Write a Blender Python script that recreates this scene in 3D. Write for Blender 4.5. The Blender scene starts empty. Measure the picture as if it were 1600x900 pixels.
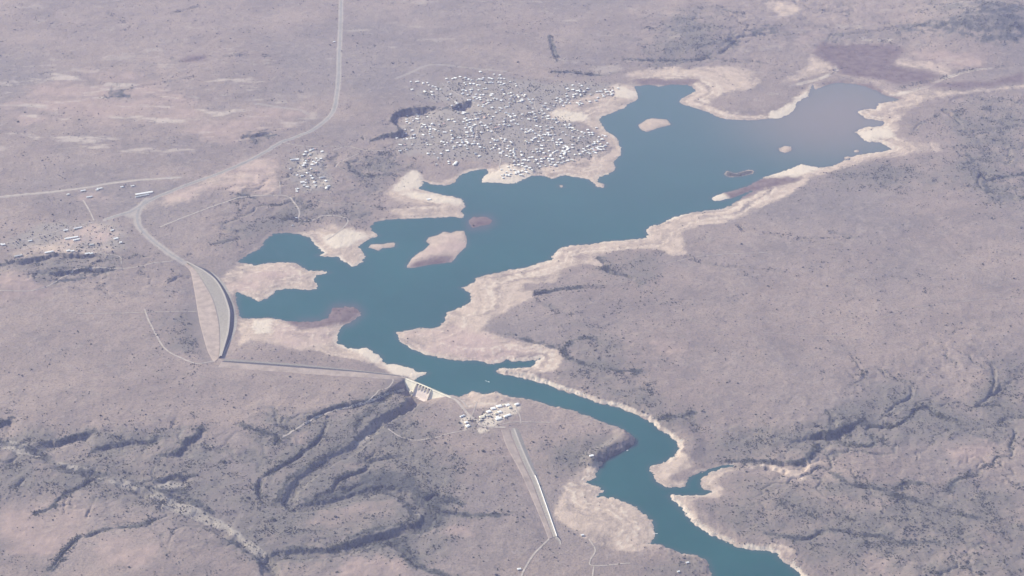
import bpy, math, random
import numpy as np
from mathutils import Vector

random.seed(11)
rng = np.random.RandomState(11)
S = bpy.context.scene
C = S.collection

# ------------------------------------------------------------------ camera, light, exposure
H = 4000.0
PITCH = math.radians(28.0)
HALF = math.radians(15.0)
SUN_EL = math.radians(31.0)
SUN_DIR = Vector((-0.87, 0.49, 0.0)).normalized()          # towards the sun, on the ground plane
HAZE_DENSITY = 2.8e-5
HAZE_COLOR = (0.50, 0.52, 0.89)
EXPOSURE = 0.71

cam = bpy.data.cameras.new("camera")
cam.sensor_width = 36.0
cam.lens = 18.0 / math.tan(HALF)
cam.clip_start = 1.0
cam.clip_end = 250000.0
cam_o = bpy.data.objects.new("camera", cam)
cam_o.location = (0, 0, H)
cam_o.rotation_euler = (math.pi / 2 - PITCH, 0, 0)
C.objects.link(cam_o)
S.camera = cam_o

W = bpy.data.worlds.new("World")
S.world = W
W.use_nodes = True
nt = W.node_tree
bg = nt.nodes["Background"]
sky = nt.nodes.new("ShaderNodeTexSky")
sky.sky_type = 'NISHITA'
sky.sun_disc = False
sky.sun_elevation = SUN_EL
sky.sun_rotation = math.atan2(SUN_DIR.x, SUN_DIR.y)
sky.altitude = 1500
nt.links.new(sky.outputs[0], bg.inputs[0])
bg.inputs[1].default_value = 0.11

sun = bpy.data.lights.new("sun", 'SUN')
sun.energy = 4.2
sun.angle = math.radians(0.5)
sun.color = (1.0, 0.93, 0.86)
sun_o = bpy.data.objects.new("sun", sun)
d = Vector((SUN_DIR.x * math.cos(SUN_EL), SUN_DIR.y * math.cos(SUN_EL), math.sin(SUN_EL)))
sun_o.rotation_euler = d.to_track_quat('Z', 'Y').to_euler()
sun_o.location = (-3000, 8000, 6000)
C.objects.link(sun_o)

S.view_settings.view_transform = 'Standard'
S.view_settings.look = 'None'
S.view_settings.gamma = 1.0
S.view_settings.exposure = EXPOSURE
S.render.engine = 'CYCLES'
S.cycles.max_bounces = 4
S.cycles.use_denoising = True
S.cycles.volume_bounces = 1
S.cycles.transparent_max_bounces = 4

# ------------------------------------------------------------------ helpers: pixels of the survey picture <-> ground
SN, CS, TH = math.sin(PITCH), math.cos(PITCH), math.tan(HALF)
def ray_point(px, py, z=0.0):
    px = np.asarray(px, float); py = np.asarray(py, float)
    xn = (px - 800) / 800 * TH; yn = (450 - py) / 800 * TH
    t = (H - z) / (SN - yn * CS)
    return xn * t, t * (CS + yn * SN)
def depth_of(y): return np.maximum(y * CS + H * SN, 3000.0)

def lcg_noise_table(seed):
    r = np.random.RandomState(seed)
    a = r.rand(256, 256) * 2 * np.pi
    return np.cos(a), np.sin(a)
def perlin(x, y, seed=0):
    gx, gy = lcg_noise_table(seed)
    xi = np.floor(x).astype(np.int64); yi = np.floor(y).astype(np.int64)
    xf = x - xi; yf = y - yi
    u = xf * xf * xf * (xf * (xf * 6 - 15) + 10); v = yf * yf * yf * (yf * (yf * 6 - 15) + 10)
    def g(ix, iy, dx, dy):
        a = ix & 255; b = iy & 255
        return gx[a, b] * dx + gy[a, b] * dy
    n00 = g(xi, yi, xf, yf); n10 = g(xi + 1, yi, xf - 1, yf)
    n01 = g(xi, yi + 1, xf, yf - 1); n11 = g(xi + 1, yi + 1, xf - 1, yf - 1)
    return ((n00 * (1 - u) + n10 * u) * (1 - v) + (n01 * (1 - u) + n11 * u) * v) * 1.5
def fbm(x, y, wl, octv=4, seed=0, gain=0.5):
    s = 0; a = 1.0; tot = 0
    for k in range(octv):
        s = s + a * perlin(x / wl + 17.3 * k, y / wl - 9.1 * k, seed + k)
        tot += a; a *= gain; wl = wl / 2.03
    return s / tot
def sstep(a, b, x):
    t = np.clip((x - a) / (b - a), 0, 1)
    return t * t * (3 - 2 * t)

# ------------------------------------------------------------------ ground grid
NXD = 1150
xn_d = np.linspace(-1.10, 1.10, NXD) * TH
step = xn_d[1] - xn_d[0]
ext = []; v = xn_d[-1]; s_ = step
while v < 7.0:
    s_ *= 1.16; v += s_; ext.append(v)
ext = np.array(ext)
XN = np.concatenate([-ext[::-1], xn_d, ext])
py_rows = np.concatenate([-np.array([950, 900, 840, 780, 720, 660, 600, 540, 480, 430, 380, 335, 295, 260, 230, 205, 180, 160, 142, 126, 112, 100, 90, 82, 76]),
                          np.linspace(-70, 990, 760),
                          np.array([995, 1003, 1015, 1030, 1050, 1080, 1120, 1180, 1260, 1380, 1550, 1800, 2200, 2800])])
_, YR = ray_point(np.full_like(py_rows, 800.0), py_rows)
YR = np.concatenate([YR, [700, -500, -3000, -8000]])[::-1]        # ascending
NX, NY = len(XN), len(YR)
Yg = np.repeat(YR[:, None], NX, 1)
Dg = depth_of(YR)[:, None]
Xg = XN[None, :] * Dg
def grid_index(x, y):
    fj = np.interp(y, YR, np.arange(NY)); fi = np.interp(x / depth_of(y), XN, np.arange(NX))
    return fi, fj
def bilin(A, x, y):
    fi, fj = grid_index(np.asarray(x, float), np.asarray(y, float))
    i = np.clip(np.floor(fi).astype(int), 0, NX - 2); j = np.clip(np.floor(fj).astype(int), 0, NY - 2)
    a = fi - i; b = fj - j
    return (A[j, i] * (1 - a) + A[j, i + 1] * a) * (1 - b) + (A[j + 1, i] * (1 - a) + A[j + 1, i + 1] * a) * b

def inside(polys):
    """even-odd fill of world polygons on the grid"""
    M = np.zeros((NY, NX), bool)
    for P in polys:
        P = np.asarray(P); Q = np.roll(P, -1, 0)
        j0 = max(0, np.searchsorted(YR, P[:, 1].min()) - 1); j1 = min(NY, np.searchsorted(YR, P[:, 1].max()) + 1)
        for j in range(j0, j1):
            y = YR[j]
            m = (P[:, 1] <= y) != (Q[:, 1] <= y)
            if not m.any(): continue
            p = P[m]; q = Q[m]
            xs = np.sort(p[:, 0] + (y - p[:, 1]) / (q[:, 1] - p[:, 1]) * (q[:, 0] - p[:, 0]))
            c = np.searchsorted(xs, Xg[j])
            M[j] ^= (c & 1).astype(bool)
    return M
def seg_dist(lines, maxd, closed=False, signed=False, param=False):
    Dm = np.full((NY, NX), maxd, float)
    Sg = np.ones((NY, NX)) if signed else None
    Tp = np.zeros((NY, NX)) if param else None
    for P in lines:
        P = np.asarray(P, float)
        Q = np.roll(P, -1, 0) if closed else P[1:]
        A = P if closed else P[:-1]
        L = np.hypot(*(Q - A).T); cum = np.concatenate([[0], np.cumsum(L)]); tot = cum[-1]
        for k, (a, b) in enumerate(zip(A, Q)):
            y0, y1 = min(a[1], b[1]) - maxd, max(a[1], b[1]) + maxd
            x0, x1 = min(a[0], b[0]) - maxd, max(a[0], b[0]) + maxd
            j0 = max(0, np.searchsorted(YR, y0) - 1); j1 = min(NY, np.searchsorted(YR, y1) + 1)
            if j1 <= j0: continue
            ds = depth_of(YR[[j0, j1 - 1]])
            i0 = max(0, np.searchsorted(XN, min(x0 / ds[0], x0 / ds[1])) - 1); i1 = min(NX, np.searchsorted(XN, max(x1 / ds[0], x1 / ds[1])) + 1)
            if i1 <= i0: continue
            X = Xg[j0:j1, i0:i1] - a[0]; Y = Yg[j0:j1, i0:i1] - a[1]
            dx, dy = b - a; l2 = dx * dx + dy * dy + 1e-9
            t = np.clip((X * dx + Y * dy) / l2, 0, 1)
            dd = np.hypot(X - t * dx, Y - t * dy)
            sub = Dm[j0:j1, i0:i1]; m = dd < sub
            sub[m] = dd[m]
            if signed:
                sg = np.where(dx * Y - dy * X > 0, 1.0, -1.0)      # + on the left of the travel direction
                Sg[j0:j1, i0:i1][m] = sg[m]
            if param:
                Tp[j0:j1, i0:i1][m] = ((cum[k] + t * L[k]) / tot)[m]
    out = [Dm]
    if signed: out.append(Sg)
    if param: out.append(Tp)
    return out if len(out) > 1 else Dm
def blur(M, rx, ry):
    A = M.astype(np.float32)
    for ax, r in ((1, rx), (0, ry)):
        if r < 1: continue
        for _ in range(2):
            c = np.cumsum(A, axis=ax, dtype=np.float64)
            pad = [(0, 0), (0, 0)]; pad[ax] = (r + 1, r)
            c = np.pad(c, pad, mode='edge')
            n = A.shape[ax]; w = 2 * r + 1
            hi = np.take(c, np.arange(w, w + n), axis=ax); lo = np.take(c, np.arange(0, n), axis=ax)
            A = ((hi - lo) / w).astype(np.float32)
    return A
WX = fbm(Xg, Yg, 90, 3, 41); WY = fbm(Xg, Yg, 90, 3, 47)
W2 = fbm(Xg, Yg, 22, 2, 51); W3 = fbm(Xg, Yg, 22, 2, 57)
JJ, II = np.meshgrid(np.arange(NY), np.arange(NX), indexing='ij')
def ragged(M, amp=1.0):
    """warp a mask by ground noise so that its edge is uneven"""
    i = np.clip(np.round(II + amp * (4.5 * WX + 2.2 * W2)).astype(int), 0, NX - 1)
    j = np.clip(np.round(JJ + amp * (2.6 * WY + 1.3 * W3)).astype(int), 0, NY - 1)
    return M[j, i]

# ------------------------------------------------------------------ shoreline survey (picture coordinates, on the water level)
LAKE = [(1320,1020),(1300,970),(1275,930),(1252,900),(1242,890),(1230,880),(1217,872),(1215,866),(1200,861),(1180,859),(1165,857),(1150,854),(1132,845),(1112,836),(1095,825),(1082,815),(1072,803),(1065,795),(1055,785),(1047,776),(1050,773),(1070,775),(1090,774),(1102,772),(1112,769),(1104,766),(1097,762),(1096,755),(1100,744),(1112,737),(1128,731),(1150,727),(1127,728),(1105,735),(1090,739),(1077,746),(1072,752),(1070,760),(1056,761),(1042,762),(1030,756),(1022,749),(1021,740),(1016,735),(1017,730),(1042,720),(1055,712),(1061,700),(1060,692),(1052,685),(1040,676),(1030,671),(1017,660),(1002,650),(985,644),(962,635),(937,630),(917,622),(900,616),(875,609),(855,601),(832,594),(812,589),(800,586),(785,584),(777,580),(780,576),(800,576),(815,575),(832,574),(838,565),(845,560),(830,563),(817,564),(800,565),(795,561),(790,560),(785,565),(772,568),(762,569),(750,564),(736,564),(722,564),(706,562),(690,559),(665,554),(645,546),(630,536),(622,527),(620,519),(637,517),(647,514),(660,513),(675,514),(687,510),(693,505),(696,501),(695,494),(699,489),(711,484),(722,480),(732,474),(736,466),(734,457),(726,453),(721,450),(732,446),(742,441),(744,436),(755,430),(777,427),(797,422),(812,420),(830,416),(840,412),(850,409),(864,404),(862,401),(868,395),(875,389),(890,384),(912,382),(935,380),(950,377),(972,376),(990,374),(1010,372),(1013,367),(1009,360),(1017,354),(1030,351),(1040,346),(1050,340),(1065,336),(1082,332),(1105,329),(1127,327),(1140,322),(1150,316),(1168,304),(1178,297),(1165,301),(1152,306),(1142,310),(1127,314),(1117,314),(1111,309),(1119,305),(1130,302),(1150,297),(1170,290),(1185,282),(1200,275),(1217,270),(1235,264),(1251,256),(1265,259),(1282,262),(1300,260),(1312,255),(1322,249),(1340,242),(1362,239),(1385,236),(1398,233),(1390,231),(1384,227),(1375,222),(1355,221),(1347,217),(1342,210),(1336,207),(1344,202),(1355,199),(1377,197),(1384,191),(1375,188),(1352,185),(1340,175),(1350,171),(1370,171),(1372,162),(1390,159),(1408,156),(1382,149),(1370,142),(1352,135),(1335,131),(1310,129),(1297,131),(1285,136),(1275,139),(1269,132),(1265,142),(1264,150),(1252,155),(1245,161),(1240,172),(1230,179),(1217,185),(1200,185),(1185,187),(1170,188),(1150,187),(1132,186),(1120,182),(1107,175),(1087,169),(1070,164),(1061,160),(1065,154),(1075,149),(1089,142),(1082,136),(1075,133),(1060,132),(1047,132),(1030,136),(1015,132),(1000,134),(990,135),(996,144),(997,150),(994,156),(980,164),(970,171),(955,177),(940,182),(935,186),(940,195),(947,205),(960,212),(966,220),(967,226),(972,235),(970,242),(962,249),(959,255),(961,260),(960,266),(950,272),(935,276),(934,281),(936,285),(945,289),(943,293),(932,293),(927,287),(920,280),(895,276),(885,274),(875,275),(868,278),(862,279),(847,274),(832,274),(825,277),(815,282),(800,287),(785,287),(770,285),(755,285),(753,279),(760,273),(762,268),(760,264),(748,265),(735,267),(722,272),(714,279),(710,286),(697,289),(677,289),(667,285),(660,283),(661,290),(652,294),(662,297),(677,301),(692,305),(710,307),(722,312),(726,319),(725,324),(720,330),(725,336),(722,341),(707,338),(687,340),(665,340),(640,342),(620,342),(600,344),(585,347),(578,354),(580,360),(584,364),(591,368),(580,372),(567,379),(560,386),(564,390),(569,400),(566,409),(557,415),(548,416),(542,410),(532,407),(529,401),(510,401),(496,399),(506,395),(500,389),(490,380),(482,371),(470,366),(450,364),(427,365),(420,370),(412,377),(410,385),(400,391),(382,401),(372,410),(385,412),(400,415),(415,412),(425,411),(445,410),(462,411),(472,417),(482,423),(507,424),(515,426),(495,430),(488,436),(496,446),(494,451),(480,454),(462,451),(448,451),(432,454),(426,460),(417,467),(404,470),(390,464),(377,458),(368,456),(370,470),(372,487),(376,496),(390,497),(405,497),(420,496),(432,499),(445,501),(462,503),(480,503),(500,502),(512,495),(518,488),(522,482),(540,479),(556,481),(564,488),(558,497),(545,504),(534,509),(531,517),(526,526),(527,537),(536,540),(547,544),(560,545),(566,544),(572,543),(585,551),(595,557),(597,566),(606,569),(615,569),(625,571),(640,575),(650,580),(660,581),(668,583),(660,587),(646,594),(652,599),(672,608),(697,618),(705,620),(718,621),(730,616),(740,612),(750,615),(760,616),(770,613),(775,612),(785,617),(800,621),(817,622),(830,625),(845,629),(862,635),(885,639),(910,647),(937,659),(965,667),(980,677),(991,685),(990,694),(980,701),(965,709),(950,717),(940,724),(934,733),(932,740),(929,748),(918,751),(915,754),(930,759),(939,762),(942,767),(938,772),(932,776),(950,778),(959,777),(966,781),(985,789),(995,793),(1002,800),(1011,806),(1017,812),(1021,820),(1020,826),(1022,838),(1019,846),(1013,849),(1029,851),(1034,853),(1047,858),(1060,863),(1074,866),(1088,869),(1103,875),(1109,888),(1113,902),(1128,940),(1150,985),(1175,1020)]
ISL = [
 [(636,418),(639,410),(642,405),(652,397),(665,389),(672,382),(666,377),(670,371),(685,367),(692,362),(705,364),(712,361),(725,361),(729,372),(729,385),(717,396),(706,410),(687,412),(662,415),(645,419)],
 [(731,345),(740,339),(760,339),(769,344),(767,350),(750,353),(738,356)],
 [(576,387),(580,382),(600,381),(615,379),(618,381),(616,386),(597,388),(591,392),(585,389)],
 [(997,196),(1010,187),(1020,185),(1042,187),(1049,195),(1032,199),(1020,203),(1010,206),(1002,203)],
 [(1216,232),(1225,228),(1236,229),(1237,235),(1227,239),(1219,237)],
 [(1132,272),(1136,267),(1150,271),(1167,266),(1177,266),(1177,271),(1162,275),(1145,277),(1135,276)],
 [(1319,246),(1325,244),(1330,246),(1328,250),(1321,250)],
 [(1334,236),(1340,234),(1343,237),(1336,238)],
 [(874,290),(878,289),(880,292),(876,293)],
]
def w0(P): P = np.array(P, float); return np.stack(ray_point(P[:, 0], P[:, 1]), 1)
lakeW = w0(LAKE); islW = [w0(p) for p in ISL]
water = inside([lakeW] + islW)
sd = seg_dist([lakeW] + islW, 900.0, closed=True)
sd = np.where(water, -sd, sd)
shore_noise = 11.0 * W2 + 8.0 * WX + 5.0 * fbm(Xg, Yg, 11, 2, 63)
isl_zone = np.zeros_like(water)
for P in islW:
    isl_zone |= seg_dist([P], 60.0, closed=True) < 59
isl_zone |= inside(islW)
sdn = sd + np.where(isl_zone, 0.45, 1.0) * shore_noise * sstep(200, 60, np.abs(sd))

# base relief
hills = 15 * fbm(Xg, Yg, 1500, 4, 3) + 5.0 * fbm(Xg, Yg, 260, 3, 8)
far = sstep(13000, 20000, Yg)
hills = hills + far * 110 * (fbm(Xg, Yg, 9000, 4, 14) + 0.2)
land = 8.5 * (1 - np.exp(-np.maximum(sdn, 0) / 75)) + hills * sstep(70, 700, sd) * 0.8 + 4 * sstep(100, 600, sd)
land += (2.0 * fbm(Xg, Yg, 60, 3, 23) + 0.6 * W2) * sstep(5, 50, sdn)
HT = np.where(sdn > 0, land + 0.25, np.maximum(sdn * 0.10, -7) - 0.2)
# steep banks
for pl, wid, rise, ln in (
        ([(800,586),(875,609),(937,630),(985,644),(1017,660),(1045,678),(1060,692),(1061,702)], 120, 14, 30),
        ([(991,680),(991,694),(965,709),(940,722)], 90, 24, 20),
        ([(1040,855),(1088,869),(1109,885)], 60, 8, 25),
        ([(1055,785),(1095,825),(1150,852),(1215,866),(1250,900)], 100, 10, 35),
        ([(760,616),(845,629),(910,647),(980,675)], 90, 10, 25)):
    dd = seg_dist([w0(pl)], wid)
    HT += np.where(sdn > 0, rise * (1 - np.exp(-np.maximum(sdn, 0) / ln)) * sstep(wid, wid * 0.35, dd), 0)

def G(P):
    """picture points -> ground points (on the relief as it stands)"""
    P = np.array(P, float); z = np.full(len(P), 8.0)
    for _ in range(8):
        x, y = ray_point(P[:, 0], P[:, 1], z)
        z = 0.5 * z + 0.5 * bilin(HT, x, y)
    return np.stack([x, y], 1)
def dense(P, n=6):
    """Catmull-Rom through the points"""
    P = np.asarray(P, float)
    Q = np.vstack([2 * P[0] - P[1], P, 2 * P[-1] - P[-2]])
    out = []
    for k in range(1, len(Q) - 2):
        for t in np.arange(n) / n:
            a, b, c, e = Q[k - 1], Q[k], Q[k + 1], Q[k + 2]
            out.append(0.5 * ((2 * b) + (c - a) * t + (2 * a - 5 * b + 4 * c - e) * t * t + (3 * b - a - 3 * c + e) * t ** 3))
    out.append(P[-1])
    return np.array(out)

# hills and mounds
def mound(px, py, r, hgt):
    g = G([(px, py)])[0]
    return hgt * np.exp(-((Xg - g[0]) ** 2 + (Yg - g[1]) ** 2) / (r * r))
for m in ((1575, 40, 420, 70), (1510, 20, 300, 35), (15, 448, 170, 22), (60, 0, 600, 30), (1120, 55, 350, 25), (240, 870, 260, 10)):
    HT += mound(*m) * sstep(0, 200, sd)

# level ground for the dams
dam_a = np.array(ray_point(633, 591, 9.0)); dam_b = np.array(ray_point(697, 618, 9.0))
dam_t = (dam_b - dam_a) / np.linalg.norm(dam_b - dam_a); dam_n = np.array([dam_t[1], -dam_t[0]])   # downstream
if dam_n[1] > 0: dam_n = -dam_n
along = (Xg - dam_a[0]) * dam_t[0] + (Yg - dam_a[1]) * dam_t[1]
down = (Xg - dam_a[0]) * dam_n[0] + (Yg - dam_a[1]) * dam_n[1]
DAM_L = np.linalg.norm(dam_b - dam_a)
def flatten(poly, z, rx, ry):
    global HT
    m = blur(inside([G(poly)]), rx, ry) * (sdn > 2)
    HT = HT * (1 - m) + z * m
flatten([(280,405),(330,420),(365,445),(380,490),(372,530),(350,570),(325,568),(300,520),(290,450)], 2.0, 6, 5)
flatten([(340,555),(480,560),(600,575),(632,585),(632,597),(500,595),(340,578)], 5.0, 4, 4)
flatten([(775,665),(815,665),(845,725),(885,840),(870,850),(850,845),(820,760)], 6.0, 5, 5)
flatten([(690,610),(720,618),(740,640),(830,630),(835,660),(760,680),(710,650)], 10.0, 5, 4)

# rugged country: broken slopes and a web of small drainage lines
def soft_zone(polys, rx, ry):
    M = np.zeros((NY, NX), bool)
    for p in polys: M |= inside([G(p)])
    return blur(M, rx, ry)
rugged = soft_zone([[(390,620),(620,612),(680,660),(740,760),(700,890),(420,910),(380,760)], [(-60,650),(320,650),(420,760),(430,910),(250,840),(-60,770)],
                    [(1060,650),(1200,640),(1350,560),(1480,520),(1660,520),(1660,920),(1260,920),(1120,780)], [(1440,150),(1660,140),(1660,340),(1500,320)], [(420,230),(640,225),(640,310),(560,350),(300,400),(300,350)],
                    [(1000,-20),(1660,-20),(1660,60),(1400,70),(1160,110),(980,110)], [(870,520),(980,520),(1060,680),(1000,660),(870,600)], [(-60,400),(260,405),(260,450),(-60,470)]], 22, 14)
ux = Xg + 70 * WX + 160 * fbm(Xg, Yg, 420, 2, 131); uy = Yg + 70 * WY + 160 * fbm(Xg, Yg, 420, 2, 137)
v1 = np.abs(perlin(ux / 620, uy / 620, 141)); v2 = np.abs(perlin(ux / 270, uy / 270, 143))
vein = np.maximum(sstep(0.055, 0.0, v1), 0.75 * sstep(0.075, 0.0, v2))
vein_amt = (0.25 + 0.75 * rugged) * sstep(40, 160, sdn) * sstep(-0.25, 0.25, fbm(Xg, Yg, 500, 3, 149))
vein = vein * vein_amt
calm = soft_zone([[(430,690),(560,640),(680,700),(720,800),(640,880),(430,890),(400,760)]], 25, 16)
rugged *= 1 - 0.55 * calm; vein *= 1 - 0.6 * calm
HT = HT - 6.0 * vein * (0.3 + 0.7 * rugged) - rugged * sstep(60, 200, sdn) * (5.5 * np.abs(fbm(Xg, Yg, 170, 4, 151)) * 2 - 2 + 2.2 * fbm(Xg, Yg, 45, 3, 153))

# gorge below the concrete dam
b_al = np.array([-14, -2, 12, 30, 55, 132, 142, DAM_L, DAM_L + 30]); b_z = np.array([8, 5, -12, -26, -33, -35, -29, 6.5, 8])
b_floor = np.interp(along, b_al, b_z)
w_fl = (down > -2) * (1 - sstep(34, 120, down)) * sstep(-40, -14, along) * sstep(DAM_L + 40, DAM_L + 20, along)
HT = HT * (1 - w_fl) + np.minimum(HT, b_floor) * w_fl
def carve(pl, half, dep, edge=14.0, flat=0.35, wob=6.0, shrink=0.62):
    """a gully or gorge: flat floor, steep sides, depth may vary along it"""
    global HT
    P = dense(G(pl), 5)
    half = half * shrink; wob = wob * 1.7
    md = half * 1.6 + edge + wob * 2
    dd, tp = seg_dist([P], md + 1, param=True)
    if np.isscalar(dep): dep = (dep, dep)
    D = np.interp(tp, np.linspace(0, 1, len(dep)), dep) * (np.clip(0.75 + 1.3 * fbm(Xg, Yg, 85, 2, 161), 0.25, 1.25) if pl is not GORGE else np.clip(1 + 0.5 * WX, 0.7, 1.2))
    e = dd + wob * (W2 * 0.7 + WX * 0.8)
    prof = 1 - sstep(half * flat, half + edge * 0.5, e)
    prof *= sstep(0, 0.02, tp) if dep[0] < 4 else 1
    lim = sstep(10, 30, sdn)
    if pl is GORGE: lim = sstep(30, 90, down)
    HT -= D * prof * lim
    return dd
GORGE = [(659,613),(652,622),(640,634),(610,650),(585,666),(568,686),(545,706),(520,717),(495,733),(472,751),(456,769),(451,784),(464,793),(495,791),(530,783),(560,774),(585,767),(605,765),(628,772),(650,785),(668,800),(670,812),(655,824),(630,830),(600,838),(570,847),(545,857),(515,864),(480,866),(445,867),(420,876),(425,905),(440,960)]
gd = carve(GORGE, 28, (33, 26, 16, 12, 11, 11, 10, 10, 12, 14, 13, 12, 11), 9, 0.6, 9, 1.0)
GUL = [
 ([(632,714),(600,716),(580,722),(570,734),(540,745),(528,752),(520,766)], 16, (3, 12, 14, 14)),
 ([(512,655),(506,672),(496,690),(480,702),(466,714),(446,726),(424,738),(408,750),(404,766),(412,782),(440,792)], 15, (3, 10, 13, 13, 12)),
 ([(370,660),(406,674),(436,682),(431,694)], 9, (2, 7, 8)),
 ([(720,785),(700,780),(680,772),(668,780)], 14, (3, 10, 12)),
 ([(720,905),(692,898),(668,891),(648,880),(630,862),(610,850)], 10, (4, 8, 10)),
 ([(760,806),(735,806),(715,803),(695,800)], 8, (2, 5, 7)),
 ([(-40,690),(0,692),(50,708),(90,730),(150,744),(210,765),(260,788),(310,806),(355,835),(400,864),(425,890),(440,960)], 42, (12, 12, 13, 14)),
 ([(50,804),(80,794),(100,772),(128,760),(148,750)], 10, (2, 6, 7)),
 ([(75,895),(117,845),(140,837),(170,827),(212,822),(236,815)], 7, (3, 6, 6, 4)),
 ([(20,765),(30,757),(38,748)], 9, 6), ([(0,778),(20,776),(34,772)], 7, 5),
 ([(100,800),(102,782),(108,770)], 8, 4), ([(136,806),(143,790),(150,776)], 8, 4),
 ([(1316,691),(1340,695),(1354,697),(1366,691),(1362,680),(1354,673),(1360,666),(1396,667),(1418,655),(1432,640),(1452,637),(1463,648),(1493,659),(1521,676),(1560,690)], 9, (5, 8, 8, 7, 3)),
 ([(1130,728),(1160,729),(1200,730),(1240,738),(1258,726),(1280,716),(1310,712)], 18, (4, 6, 6, 3)),
 ([(1244,742),(1280,754),(1299,762),(1327,757),(1354,762),(1390,766),(1415,755),(1438,757)], 9, (3, 7, 7, 5)),
 ([(1483,768),(1493,752),(1529,743),(1570,752),(1640,764)], 9, (3, 7, 5)),
 ([(1200,835),(1240,841),(1265,841),(1285,831),(1310,828),(1350,836),(1375,838),(1400,848),(1425,848),(1462,847)], 10, (5, 8, 8, 5)),
 ([(1388,770),(1420,780),(1470,795),(1520,808),(1600,826)], 8, (3, 6, 4)),
 ([(934,403),(946,415),(948,424),(980,432),(1002,442)], 11, (5, 8, 6)),
 ([(1072,402),(1110,412),(1160,418),(1230,424)], 8, (5, 5, 2)),
 ([(836,460),(870,454),(905,450),(940,449)], 10, (7, 6, 3)), ([(836,460),(850,472),(868,486),(890,494)], 9, (6, 5, 2)),
 ([(1155,352),(1166,362),(1195,364),(1235,372)], 8, (4, 5, 2)),
 ([(1300,363),(1330,370)], 7, 4), ([(1200,365),(1240,369),(1255,372),(1300,372),(1350,370)], 6, 3),
 ([(868,548),(845,538),(815,530),(795,522)], 9, (2, 5, 4)),
 ([(1600,282),(1570,277),(1545,282),(1535,272),(1528,282),(1545,300),(1600,310)], 10, (6, 9, 9, 4)),
 ([(1425,210),(1432,198),(1445,190),(1462,183),(1470,176)], 9, (2, 5, 5, 2)), ([(1475,172),(1488,180),(1500,192)], 20, 12),
 
 ([(545,255),(552,268),(570,274),(595,275),(640,262)], 11, (8, 7, 3)), ([(545,255),(575,245),(600,240)], 10, (8, 6, 3)),
 ([(380,215),(400,212),(420,208)], 22, 10), ([(430,340),(470,342),(500,335),(520,338)], 12, 6), ([(545,332),(562,338),(575,334)], 14, 8),
 ([(330,382),(350,378),(375,372)], 10, 5), ([(265,440),(280,432),(295,434)], 10, 6),
 ([(1050,100),(1090,94),(1120,86),(1140,72),(1150,62)], 12, (3, 7, 7, 8)), ([(975,92),(1000,94),(1040,95),(1080,94)], 9, 5),
 ([(860,60),(865,80),(872,96)], 12, (3, 7, 9)), ([(866,112),(900,114),(940,118),(965,112)], 9, (8, 6, 3)),
 ([(1140,62),(1180,55),(1230,50)], 14, (9, 9, 3)), ([(1300,55),(1360,50),(1420,40),(1480,45)], 14, (3, 8, 8, 5)),
 ([(1260,112),(1290,112),(1320,106)], 8, 4), ([(1410,136),(1450,128),(1490,118),(1510,110),(1600,102)], 8, (3, 5, 5, 4)),
 ([(170,20),(182,28),(205,40),(190,48)], 10, 6), ([(262,22),(280,18),(310,10)], 12, 6),
 ([(300,120),(240,132),(190,142)], 14, 4),
 ([(268,92),(290,96),(330,88)], 14, 5), ([(350,88),(380,86),(420,88)], 14, 5),
 ([(1200,365),(1160,360)], 7, 3), ([(1330,555),(1345,575),(1350,590),(1330,602)], 8, 4), ([(1375,575),(1390,590),(1420,600),(1424,618),(1400,632),(1380,650)], 9, (3, 6, 7, 4)),
 ([(1520,545),(1545,560),(1555,590),(1545,620),(1520,640)], 14, (3, 7, 10, 6)), ([(1600,588),(1575,598),(1555,612)], 9, (4, 7, 8)),
 ([(1030,655),(1060,652),(1085,645)], 9, (3, 7, 3)), ([(880,545),(885,560),(920,570),(960,576),(1000,580)], 9, (2, 5, 5, 2)),
]
gul_lines = []
for pl, half, dep in GUL:
    carve(pl, half, dep, 7, 0.25, 4.5)
    gul_lines.append(pl)

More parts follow.
